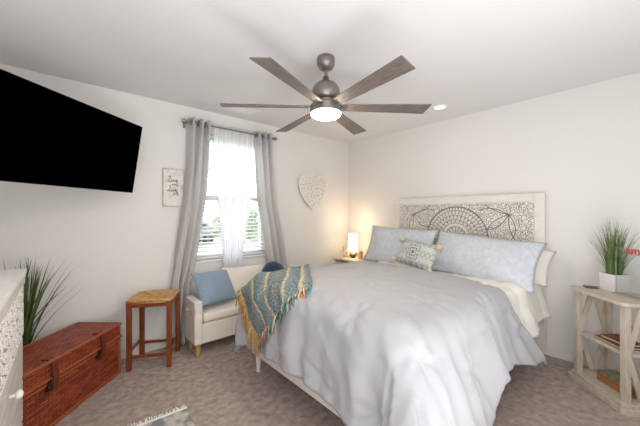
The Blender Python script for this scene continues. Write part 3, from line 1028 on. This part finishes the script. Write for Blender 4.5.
QP = dict(xh=-.13, la=1.1, hb=.765, R=.07, flare=.24, z=lambda a, b_: .775)
QB = .765 + .09 + .33
P = np.zeros((61, 131, 3))
for i in range(61):
    for j in range(131):
        a = .98 * i / 60; b_ = -QB + 2 * QB * j / 130
        x, y, z, nrm, ee, dx, dy = drape_point(a, b_, QP)
        d = .014 * (abs(math.sin(a * PI / .15)) ** .5 + abs(math.sin(b_ * PI / .16)) ** .5 - 1) + .010 * noise.noise(Vector((a * 5, b_ * 5, 0)))
        if ee > 0:
            h_ = min(1, ee / .3)
            d += h_ * .022 * math.sin(a * 14 + 1)
            z += h_ * .03 * math.sin(a * 7 + .6)
        if a > .5: d -= .03 * min(1, (a - .5) / .2)
        P[i, j] = Vector((x, y, z)) + nrm * d
tag(link('quilt', grid_mesh('quilt', P), M['quilt'], None, smooth=True, solid=.016, offs=-1), 'white puffy quilt showing between the comforter and the pillows', 'quilt')

# pillows on the bed
pillow('bed_pillow', 'white bed pillow sticking out behind the right blue pillow', 'pillow', (-.215, -2.375, .945), (0, -1, -.13), (.2, 0, .40), .84, .36, .15, M['pillowwhite'], 9)
pillow('pillow_sham', 'large pale blue patterned pillow on the right side of the bed', 'pillow', (-.42, -2.225, .965), (0, -1, -.07), (.30, 0, .40), 1.05, .53, .17, M['sham'], 5, 'pale blue pillows', flange=.07)
pillow('pillow_sham', 'large pale blue patterned pillow on the left side of the bed', 'pillow', (-.40, -1.235, .985), (0, -1, -.03), (.19, 0, .46), .98, .52, .17, M['sham'], 7, 'pale blue pillows', flange=.07)


def lumbar_mat():
    m = bpy.data.materials.new('patterned_lumbar_fabric')
    m.use_nodes = True
    nt = m.node_tree; bs_ = nt.nodes['Principled BSDF']; bs_.inputs['Roughness'].default_value = .9
    def node(t, **k):
        n_ = nt.nodes.new(t)
        for a_, v_ in k.items(): setattr(n_, a_, v_)
        return n_
    def math_(op, a_, b__=None):
        n_ = node('ShaderNodeMath', operation=op)
        for i_, v_ in enumerate((a_, b__)):
            if v_ is None: continue
            if isinstance(v_, (int, float)): n_.inputs[i_].default_value = v_
            else: nt.links.new(v_, n_.inputs[i_])
        return n_.outputs[0]
    tc = node('ShaderNodeTexCoord'); sp = node('ShaderNodeSeparateXYZ'); nt.links.new(tc.outputs['Object'], sp.inputs[0])
    X, Y = sp.outputs[0], sp.outputs[1]
    ax, ay = math_('ABSOLUTE', X), math_('ABSOLUTE', Y)
    # central medallion: rings broken by noise; border: small motifs
    med = math_('MAXIMUM', math_('MULTIPLY', ax, .9), ay)
    ring = math_('GREATER_THAN', math_('SINE', math_('MULTIPLY', med, 190)), .0)
    chk = math_('GREATER_THAN', math_('MULTIPLY', math_('SINE', math_('MULTIPLY', ax, 210)), math_('SINE', math_('MULTIPLY', ay, 210))), -.15)
    inmed = math_('LESS_THAN', math_('MAXIMUM', math_('MULTIPLY', ax, .9), ay), .078)
    blue = math_('MULTIPLY', math_('MULTIPLY', ring, chk), inmed)
    rows = math_('GREATER_THAN', math_('SINE', math_('MULTIPLY', ay, 75)), .1)
    mot = math_('GREATER_THAN', math_('MULTIPLY', math_('SINE', math_('MULTIPLY', ax, 120)), math_('SINE', math_('MULTIPLY', ay, 170))), .05)
    sage = math_('MULTIPLY', math_('MULTIPLY', rows, mot), math_('SUBTRACT', 1.0, inmed))
    edge = math_('MULTIPLY', math_('GREATER_THAN', ay, .095), math_('GREATER_THAN', math_('SINE', math_('MULTIPLY', ax, 85)), -.2))
    c1 = node('ShaderNodeMix', data_type='RGBA'); c2 = node('ShaderNodeMix', data_type='RGBA'); c3 = node('ShaderNodeMix', data_type='RGBA')
    c1.inputs[6].default_value = lin((208, 207, 200)); c1.inputs[7].default_value = lin((166, 176, 174)); nt.links.new(sage, c1.inputs[0])
    nt.links.new(c1.outputs[2], c2.inputs[6]); c2.inputs[7].default_value = lin((160, 172, 168)); nt.links.new(edge, c2.inputs[0])
    nt.links.new(c2.outputs[2], c3.inputs[6]); c3.inputs[7].default_value = lin((92, 116, 150)); nt.links.new(blue, c3.inputs[0])
    nt.links.new(c3.outputs[2], bs_.inputs['Base Color'])
    return m


lp = empty('lumbar_pillow', 'small sage and blue patterned lumbar pillow with cream pompom corners on the bed', 'pillow')
lx, lu = Vector((-.20, -.56, -.035)), Vector((.13, -.02, .26))
lp.matrix_world = axes((-.785, -1.735, .978), lx, lu)
link('cushion', pillow_mesh('cushion', .56, .295, .13, seed=12), lumbar_mat(), lp, smooth=True)
for sx2, sy2 in ((-1, -1), (1, -1), (-1, 1), (1, 1)):
    bm = NB()
    c = Vector((sx2 * .292, sy2 * (.14 if sy2 < 0 else .115), .03))
    rnd = random.Random(int(40 + sx2 * 3 + sy2))
    bmesh.ops.create_icosphere(bm, subdivisions=3, radius=.030, matrix=Matrix.Translation(c))
    for v in bm.verts: v.co = c + (v.co - c) * (1 + .22 * noise.noise(v.co * 70))
    for k in range(60):
        d = Vector((rnd.gauss(0, 1), rnd.gauss(0, 1), rnd.gauss(0, 1))).normalized()
        tube(bm, [c + d * .02, c + d * .036 + Vector((0, -.004, 0)), c + d * .043 + Vector((0, -.01, 0))], .0028, 4)
    obj('pompom', bm, M['pom'], lp, smooth=True)

# ------------------------------------------------------------------ throw blanket over the foot corner
def throw_mat():
    m = bpy.data.materials.new('striped_boucle_throw')
    m.use_nodes = True
    nt = m.node_tree; bs_ = nt.nodes['Principled BSDF']; bs_.inputs['Roughness'].default_value = .95
    uv = nt.nodes.new('ShaderNodeUVMap'); uv.uv_map = 'UVMap'
    sp = nt.nodes.new('ShaderNodeSeparateXYZ'); nt.links.new(uv.outputs[0], sp.inputs[0])
    nz = nt.nodes.new('ShaderNodeTexNoise'); nz.inputs['Scale'].default_value = 40; nt.links.new(uv.outputs[0], nz.inputs['Vector'])
    add = nt.nodes.new('ShaderNodeMath'); add.operation = 'MULTIPLY_ADD'; add.inputs[1].default_value = .03
    nt.links.new(nz.outputs[0], add.inputs[0]); nt.links.new(sp.outputs[0], add.inputs[2])
    rp = nt.nodes.new('ShaderNodeValToRGB'); rp.color_ramp.interpolation = 'LINEAR'
    g1, g2, cr, te = (110, 119, 120), (136, 139, 134), (198, 187, 156), (112, 136, 142)
    cols = [(0, te), (.05, g1), (.10, g2), (.13, cr), (.16, g1), (.24, te), (.30, g2), (.33, cr), (.36, g1), (.47, g2),
            (.50, te), (.56, g1), (.59, cr), (.62, g2), (.72, te), (.77, g1), (.80, cr), (.83, g2), (.93, g1), (1, te)]
    el = rp.color_ramp.elements
    el[0].position, el[0].color = cols[0][0], lin(cols[0][1])
    el[1].position, el[1].color = cols[-1][0], lin(cols[-1][1])
    for p_, c_ in cols[1:-1]:
        e_ = el.new(p_); e_.color = lin(c_)
    nt.links.new(add.outputs[0], rp.inputs[0])
    n2 = nt.nodes.new('ShaderNodeTexNoise'); n2.inputs['Scale'].default_value = 55; n2.inputs['Detail'].default_value = 3; nt.links.new(uv.outputs[0], n2.inputs['Vector'])
    mx = nt.nodes.new('ShaderNodeMix'); mx.data_type = 'RGBA'; mx.blend_type = 'OVERLAY'; mx.inputs[0].default_value = .85
    r2 = nt.nodes.new('ShaderNodeValToRGB'); r2.color_ramp.elements[0].position = .36; r2.color_ramp.elements[1].position = .64
    r2.color_ramp.elements[0].color = (.24, .24, .24, 1); r2.color_ramp.elements[1].color = (.85, .85, .85, 1); nt.links.new(n2.outputs[0], r2.inputs[0])
    nt.links.new(rp.outputs[0], mx.inputs[6]); nt.links.new(r2.outputs[0], mx.inputs[7])
    nt.links.new(mx.outputs[2], bs_.inputs['Base Color'])
    bp = nt.nodes.new('ShaderNodeBump'); bp.inputs['Strength'].default_value = 1; bp.inputs['Distance'].default_value = .008
    nt.links.new(n2.outputs[0], bp.inputs['Height']); nt.links.new(bp.outputs[0], bs_.inputs['Normal'])
    return m


# corners of the throw on the comforter's own cloth: (a, b)
TC = [(.95, .80), (1.56, .0), (2.04, .43), (1.64, .90)]       # head-far, head-near, foot-near, foot-far
def throw_ab(u, v):     # u 0..1 far -> near, v 0..1 head -> foot
    A, B_, C, D = [Vector(c) for c in TC]
    return (A * (1 - u) + B_ * u) * (1 - v) + (D * (1 - u) + C * u) * v
nu, nv_ = 60, 80
P = np.zeros((nv_ + 1, nu + 1, 3)); UV = np.zeros((nv_ + 1, nu + 1, 2))
for i in range(nv_ + 1):
    for j in range(nu + 1):
        u, v = j / nu, i / nv_
        ab = throw_ab(u, v)
        wob = .005 * math.sin(u * 17 + v * 4) + .006 * noise.noise(Vector((u * 6, v * 6, 5)))
        p_, nr = comforter_at(ab.x, ab.y, .034 + wob)
        P[i, j] = p_; UV[i, j] = (v, u)
tb = empty('throw_blanket', 'teal grey and gold striped fringed throw over the far foot corner of the bed', 'blanket', (XF, -1.2, .6))
off = np.array(tb.location)
me = grid_mesh('woven_cloth', P[:, ::-1] - off)
uvl = me.uv_layers.new(name='UVMap')
UVf = UV[:, ::-1].reshape(-1, 2)
vi = np.empty(len(me.loops), dtype=np.int32); me.loops.foreach_get('vertex_index', vi)
uvl.data.foreach_set('uv', UVf[vi].ravel())
link('woven_cloth', me, throw_mat(), tb, smooth=True, solid=.01, offs=1)


def fringe(name, pts, mats, length, seed, r=.004):
    rnd = random.Random(seed)
    bms = [NB() for _ in mats]
    for p_, out in pts:
        k = rnd.randrange(len(mats))
        l = length * rnd.uniform(.75, 1.15)
        q = p_ + out * .012
        j = Vector((rnd.uniform(-.012, .012), rnd.uniform(-.012, .012), 0))
        tube(bms[k], [p_, q + out * l * .22 + j * .5 + Vector((0, 0, -l * .15)), q + out * l * .30 + j + Vector((0, 0, -l * .55)), q + out * l * .28 + j * 1.6 + Vector((0, 0, -l))], [r, r * 1.1, r, r * .7], 5)
    return bms


fcols = [mat('fringe_gold', (200, 168, 118), .95), mat('fringe_tan', (186, 148, 92), .95)]
fcols2 = [mat('fringe_teal', (84, 160, 168), .95), mat('fringe_orange', (206, 128, 84), .95), mat('fringe_grey', (120, 132, 130), .95), mat('fringe_cream', (214, 200, 168), .95)]
pts = []
for v in np.linspace(.0, 1.0, 70):
    ab = throw_ab(v, 1); p_, nr = comforter_at(ab.x, ab.y, .046); pts.append((p_ - Vector(off), Vector((nr.x, nr.y, 0)) * .5 + Vector((-.1, .25, 0))))
for bm, m_ in zip(fringe('f', pts, fcols, .12, 3, .005), fcols): obj('gold_fringe', bm, m_, tb, smooth=True)['kind'] = 'stuff'
pts = []
for v in np.linspace(.0, .98, 64):
    ab = throw_ab(1, v); p_, nr = comforter_at(ab.x, ab.y, .046); pts.append((p_ - Vector(off), Vector((nr.x * .6 - .12, -.25, 0))))
for bm, m_ in zip(fringe('f', pts, fcols2, .085, 5, .005), fcols2): obj('coloured_fringe', bm, m_, tb, smooth=True)['kind'] = 'stuff'

# ------------------------------------------------------------------ left nightstand and what stands on it
NX0, NX1, NY0, NY1, NZ = -.52, -.03, -.80, -.20, .73
ns_ = empty('nightstand', 'cream wooden nightstand in the room corner carrying the lit lamp', 'nightstand', ((NX0 + NX1) / 2, (NY0 + NY1) / 2, 0))
nx_, ny_ = ns_.location.x, ns_.location.y
def N(x, y, z): return (x - nx_, y - ny_, z)
obj('table_top', bx2(NB(), N(NX0 - .015, NY0 - .015, NZ - .028), N(NX1, NY1 + .015, NZ)), M['shelfwood'], ns_, bevel=.004)
b = NB()
bx2(b, N(NX0 + .01, NY0, .1), N(NX1, NY0 + .02, NZ - .028)); bx2(b, N(NX0 + .01, NY1 - .02, .1), N(NX1, NY1, NZ - .028))
bx2(b, N(NX1 - .02, NY0 + .02, .1), N(NX1, NY1 - .02, NZ - .028)); bx2(b, N(NX0 + .01, NY0 + .02, .1), N(NX1 - .02, NY1 - .02, .12))
obj('cabinet_body', b, M['shelfwood'], ns_)
for z0_, z1_ in ((.13, .40), (.42, NZ - .045)):
    dr = obj('drawer', bx2(NB(), N(NX0 - .006, NY0 + .028, z0_), N(NX0 + .3, NY1 - .028, z1_)), M['shelfwood'], ns_, bevel=.004)
    b = NB(); bmesh.ops.create_uvsphere(b, u_segments=14, v_segments=10, radius=.014, matrix=Matrix.Translation(N(NX0 - .022, (NY0 + NY1) / 2, (z0_ + z1_) / 2)))
    obj('knob', b, M['brass'], dr, smooth=True)
for x in (NX0 + .03, NX1 - .03):
    for y in (NY0 + .03, NY1 - .03): obj('leg', bx2(NB(), N(x - .02, y - .02, 0), N(x + .02, y + .02, .1)), M['shelfwood'], ns_)
lm = empty('table_lamp', 'small lit table lamp with cylindrical shade and dark round base on the nightstand', 'lamp', (-.29, -.365, NZ))
obj('lamp_base', lathe(NB(), [(0, 0), (.03, 0), (.034, .006), (.05, .03), (.052, .045), (.04, .062), (.016, .07), (.01, .09), (0, .09)], seg=28), M['bronze'], lm, smooth=True)
sh = NB(); lathe(sh, [(.068, .10), (.068, .365)], seg=36)
obj('lamp_shade', sh, M['shade'], lm, smooth=True, solid=.002)
obj('bulb', lathe(NB(), [(0, .085), (.012, .085), (.014, .12), (.026, .15), (.03, .175), (.02, .2), (0, .208)], seg=16), M['can'], lm, smooth=True)
pl = bpy.data.lights.new('lamp_light', 'POINT'); pl.energy = 4.2; pl.color = (1, .83, .62); pl.shadow_soft_size = .05
po = bpy.data.objects.new('lamp_light', pl); COL.objects.link(po); po.parent = lm; po.location = (0, 0, .33)
pf = empty('photo_frame', 'small upright photo frame beside the lamp on the nightstand', 'photo frame', (-.33, -.262, NZ), math.radians(-52))
obj('frame', bx(NB(), (0, 0, .085), (.115, .016, .165)), M['paleoak'], pf, bevel=.003)
obj('picture', bx(NB(), (0, -.009, .085), (.09, .003, .14)), mat('faded_print', (150, 132, 116), .6, rgb2=(228, 220, 210), nscale=22), pf)
jr = tag(obj('candle_jar', lathe(NB(), [(0, 0), (.034, 0), (.037, .01), (.037, .085), (.03, .095), (.03, .105), (0, .105)], c=(0, 0, 0), seg=24), M['amber'], smooth=True), 'amber candle jar on the nightstand right of the lamp', 'candle')
jr.location = (-.25, -.475, NZ)

# ------------------------------------------------------------------ right shelf unit (angled in the corner)
sh_ = empty('shelf_stand', 'distressed cream open shelf stand with crossed side braces right of the bed', 'shelf', (-.391, -3.216, 0), math.radians(225))
pw, pd, TZ2 = .205, .12, .785
def octo(hx_, hy_, c): return [(-hx_ + c, -hy_), (hx_ - c, -hy_), (hx_, -hy_ + c), (hx_, hy_ - c), (hx_ - c, hy_), (-hx_ + c, hy_), (-hx_, hy_ - c), (-hx_, -hy_ + c)]
obj('top_board', prism(NB(), octo(pw + .05, pd + .05, .03), TZ2 - .026, TZ2), M['shelfwood'], sh_, bevel=.004)
b = NB(); prism(b, octo(pw + .06, pd + .06, .03), 0, .045); prism(b, octo(pw + .045, pd + .045, .028), .045, .07)
obj('plinth', b, M['shelfwood'], sh_, bevel=.004)
obj('middle_shelf', bx2(NB(), (-pw, -pd, .385), (pw, pd, .41)), M['shelfwood'], sh_, bevel=.003)
for x in (-pw, pw):
    for y in (-pd, pd):
        obj('post', bx2(NB(), (x - .021, y - .021, .07), (x + .021, y + .021, TZ2 - .026)), M['shelfwood'], sh_, bevel=.003)
    for za, zb in ((.07, .385), (.41, TZ2 - .026)):
        top = za > .2          # the upper pair meets at the top, the lower pair at the bottom
        ze, zm = (za + .012, zb - .012) if top else (zb - .012, za + .012)
        for sy3 in (-1, 1):
            b = NB(); bar(b, (x, sy3 * (pd - .018), ze), (x, sy3 * .012, zm), .040, .016, up=(1, 0, 0)); obj('side_brace', b, M['shelfwood'], sh_)
S_ = sh_.matrix_basis
def SW(x, y, z): return Matrix.Translation((-.391, -3.216, 0)) @ Matrix.Rotation(math.radians(225), 4, 'Z') @ Vector((x, y, z))


def blades(n_, h, spread, r0, w, seed, droop=.2, hmin=.6, fan=None):
    bm = NB(); rnd = random.Random(seed)
    for _ in range(n_):
        az = rnd.uniform(0, 2 * PI) if fan is None else rnd.gauss(fan[0], fan[1])
        ln = h * rnd.uniform(hmin, 1.0)
        sp_ = spread * abs(rnd.gauss(.45, .3)) 
        sp_ = min(sp_, spread)
        d = Vector((math.cos(az), math.sin(az), 0)); sd = Vector((-d.y, d.x, 0))
        rr = r0 * math.sqrt(rnd.random()); a2 = rnd.uniform(0, 2 * PI)
        base = Vector((rr * math.cos(a2), rr * math.sin(a2), 0))
        prev = None; K = 7
        for k in range(K + 1):
            t = k / K
            c = base + d * (sp_ * (t ** 1.5)) + Vector((0, 0, ln * (t - droop * (sp_ / (spread + 1e-6)) * t ** 3)))
            ww = w * (1 - t) ** .6 * (.75 + .25 * min(1, t * 4)) + .0003
            cur = [bm.verts.new(c + sd * ww), bm.verts.new(c - d * ww * .35), bm.verts.new(c - sd * ww)]
            if prev:
                bm.faces.new((prev[0], prev[1], cur[1], cur[0])); bm.faces.new((prev[1], prev[2], cur[2], cur[1]))
            prev = cur
    return bm


pg = empty('potted_grass', 'potted green grass in a white square pot on the right shelf stand', 'plant', SW(-.10, .075, TZ2), math.radians(48))
b = NB()
o_ = [(-.064, -.064), (.064, -.064), (.064, .064), (-.064, .064)]
lo = [b.verts.new((x * .92, y * .92, 0)) for x, y in o_]; hi = [b.verts.new((x * 1.03, y * 1.03, .14)) for x, y in o_]
hi2 = [b.verts.new((x * .92, y * .92, .14)) for x, y in o_]; lo2 = [b.verts.new((x * .9, y * .9, .118)) for x, y in o_]
b.faces.new(lo[::-1]); b.faces.new(lo2)
for A_, B_ in ((lo, hi), (hi, hi2), (hi2, lo2)):
    for k in range(4): b.faces.new((A_[k], A_[(k + 1) % 4], B_[(k + 1) % 4], B_[k]))
obj('pot', b, M['ceramic'], pg, bevel=.004)
gb = blades(200, .50, .25, .05, .003, 21, .22, .5)
gm = Matrix.Translation(pg.location) @ Matrix.Rotation(math.radians(48), 4, 'Z')
for v in gb.verts:
    w_ = gm @ v.co; w_.x = min(w_.x, -.012); v.co = gm.inverted() @ w_
g = obj('grass_blades', gb, M['grass'], pg); g.location = (0, 0, .115); g['kind'] = 'stuff'

tl = tag(obj('coaster', bx(NB(), (0, 0, .004), (.085, .085, .008)), M['bookbrown'], bevel=.002), 'flat dark brown coaster lying left of the potted grass', 'coaster')
tl.location = SW(-.19, -.03, TZ2); tl.rotation_euler = (0, 0, math.radians(20))
ac = empty('acrylic_stand', 'clear acrylic display stand with red lettering on the right shelf stand', 'display stand', SW(.10, .02, TZ2), math.radians(225))
b = NB(); bx2(b, (-.12, -.03, 0), (.12, .03, .008)); bx2(b, (-.12, -.004, .008), (.12, 0, .36))
obj('clear_panel', b, M['acrylic'], ac)
b = NB(); bx2(b, (-.121, -.032, 0), (.121, -.0305, .009)); bx2(b, (-.121, -.0042, .008), (-.1195, .0002, .36)); bx2(b, (-.12, -.0042, .3595), (.12, .0002, .361))
obj('panel_edge', b, mat('acrylic_edge', (176, 173, 169), .3), ac)
text_obj('red_lettering', 'am', .09, M['red'], ac, (.018, -.009, .324), (PI / 2, 0, 0), ext=.0015)
# books on the middle shelf
def book(label, c, w, d, h, rz, m):
    r = empty('book', label, 'book', c, rz, 'books on the middle shelf')
    b = NB(); bx2(b, (-w / 2, -d / 2, 0), (w / 2, d / 2, .003)); bx2(b, (-w / 2, -d / 2, h - .003), (w / 2, d / 2, h)); bx2(b, (-w / 2, -d / 2, .003), (-w / 2 + .003, d / 2, h - .003))
    obj('cover', b, m, r)
    obj('pages', bx2(NB(), (-w / 2 + .003, -d / 2 + .003, .003), (w / 2 - .003, d / 2 - .003, h - .003)), M['paper'], r)
    return r
book('dark brown book lying flat at the bottom of the pile on the middle shelf', SW(.03, -.005, .412), .23, .17, .016, math.radians(225 - 3), M['bookbrown'])
book('russet brown book on top of the dark book on the middle shelf', SW(.035, .01, .429), .2, .14, .018, math.radians(225 + 5), M['bookred'])
orn = tag(obj('ornament', lathe(NB(), [(0, 0), (.026, 0), (.03, .02), (.02, .045), (.012, .055), (.014, .06), (0, .062)], seg=20), M['bookred'], smooth=True), 'small reddish ornament standing on the books of the middle shelf', 'ornament')
orn.location = SW(.06, .02, .448)
wb = empty('wooden_box', 'honey coloured wooden box with a mottled lid on the bottom shelf', 'box', SW(.04, .0, .0715), math.radians(225 + 2))
obj('box_body', bx2(NB(), (-.125, -.07, 0), (.125, .07, .062)), M['boxwood'], wb, bevel=.003)
obj('box_lid', bx2(NB(), (-.128, -.073, .062), (.128, .073, .078)), M['lidgreen'], wb, bevel=.003)

# ------------------------------------------------------------------ dresser on the left
DX, DY1, DY0, DZ = -3.785, -1.17, -2.27, 1.12
DB = XW + .012
ds = empty('dresser', 'whitewashed tall dresser with a carved band and round knobs at the left edge', 'dresser', ((DX + DB) / 2, (DY0 + DY1) / 2, 0))
dx_, dy_ = ds.location.x, ds.location.y
def D(x, y, z): return (x - dx_, y - dy_, z)
b = NB(); bx2(b, D(DB, DY0 + .02, .05), D(DX - .022, DY1 - .014, DZ - .05)); bx2(b, D(DB + .02, DY0 + .05, 0), D(DX - .07, DY1 - .05, .05))
obj('dresser_body', b, M['dresserwood'], ds, bevel=.003)
b = NB(); bx2(b, D(DB, DY0, DZ - .024), D(DX, DY1, DZ))
obj('dresser_top', b, M['dressertop'], ds, bevel=.004)
b = NB(); bx2(b, D(DB, DY0 + .008, DZ - .045), D(DX - .003, DY1 - .006, DZ - .024)); bx2(b, D(DB, DY0 + .014, DZ - .077), D(DX - .006, DY1 - .010, DZ - .045))
obj('cornice', b, M['dresserwood'], ds, bevel=.003)
dseeds = sprinkle(-.55, .55, .78, 1.04, .042, 5000)
def band_fn(X, Z):
    d1, d2 = voro(X, Z, dseeds)
    g = ((d2 - d1) < .010) | (d1 < .006)
    w = np.abs(Z - .915 - .05 * np.sin(X * 16)) < .004
    g |= w
    rim = (np.abs(X) > .505) | (Z > 1.035) | (Z < .795)
    return (g & ~rim).astype(float), np.ones(X.shape, bool)
me = relief('carved_band', -.515, .515, .785, 1.045, .004, band_fn, .010, 0)
V = np.empty(len(me.vertices) * 3); me.vertices.foreach_get('co', V); V = V.reshape(-1, 3)
me.vertices.foreach_set('co', np.stack([DX - .010 - dx_ - V[:, 1], V[:, 0], V[:, 2]], -1).ravel()); me.update()
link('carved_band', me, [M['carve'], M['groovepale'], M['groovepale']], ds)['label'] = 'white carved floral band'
b = NB(); bx2(b, D(DX - .026, DY0 + .03, .78), D(DX - .0205, DY1 - .032, 1.048)); obj('band_backing', b, M['dresserwood'], ds)
for z0_, z1_ in ((.565, .765), (.335, .545), (.1, .315)):
    b = NB(); bx2(b, D(DX - .2, DY0 + .045, z0_), D(DX - .012, DY1 - .045, z1_))
    dr = obj('drawer', b, M['dresserwood'], ds, bevel=.004)
    for yk in (-1.71,):
        q = D(DX - .012, yk, (z0_ + z1_) / 2 + .02)
        b = NB(); rod(b, q, (q[0] + .02, q[1], q[2]), .007, seg=12)
        bmesh.ops.create_uvsphere(b, u_segments=16, v_segments=10, radius=.017, matrix=Matrix.Translation((q[0] + .028, q[1], q[2])) @ Matrix.Diagonal((.8, 1, 1, 1)))
        obj('knob', b, M['ceramic'], dr, smooth=True)

# floor plant in the corner behind trunk and dresser
fp = empty('floor_plant', 'dark green spiky leaved plant behind the dresser and the trunk', 'plant', (-3.90, -.17, 0))
obj('pot', lathe(NB(), [(0, 0), (.1, 0), (.125, .26), (.13, .28), (.115, .28), (.11, .25), (0, .25)], seg=28), M['ceramic'], fp, smooth=True)
lv = blades(64, .88, .46, .05, .012, 8, .12, .74, fan=(math.radians(-48), math.radians(55)))
for v in lv.verts:
    v.co.y = min(v.co.y, .13); v.co.x = max(v.co.x, -.28)
f = obj('long_leaves', lv, M['palm'], fp); f.location = (0, 0, .25)

# ------------------------------------------------------------------ rug at the front edge
rg = empty('area_rug', 'small grey and cream patterned rug with a cream fringe at the front', 'rug', (-3.32, -1.77, 0), math.radians(-4))
def rug_mat():
    m = mat('patterned_rug', (140, 138, 140), .95, rgb2=(206, 198, 188), nscale=14, detail=6, bump=.6, bscale=120, mix=(.42, .58))
    return m
obj('rug_body', bx2(NB(), (-.31, -.65, .001), (.31, .60, .012)), rug_mat(), rg, bevel=.003)
b = NB(); bx2(b, (-.31, .60, .001), (.31, .622, .014)); obj('rug_binding', b, M['quilt'], rg, bevel=.003)
b = NB(); rnd = random.Random(4)
for x in np.linspace(-.305, .305, 44):
    x2 = x + rnd.uniform(-.012, .012); y2 = .622 + rnd.uniform(.028, .055)
    tube(b, [(x, .618, .008), ((x + x2) / 2 + rnd.uniform(-.006, .006), .62 + (y2 - .62) * .5, .012), (x2, y2, .005)], [.004, .005, .004], 5)
obj('rug_fringe', b, M['quilt'], rg, smooth=True)['kind'] = 'stuff'
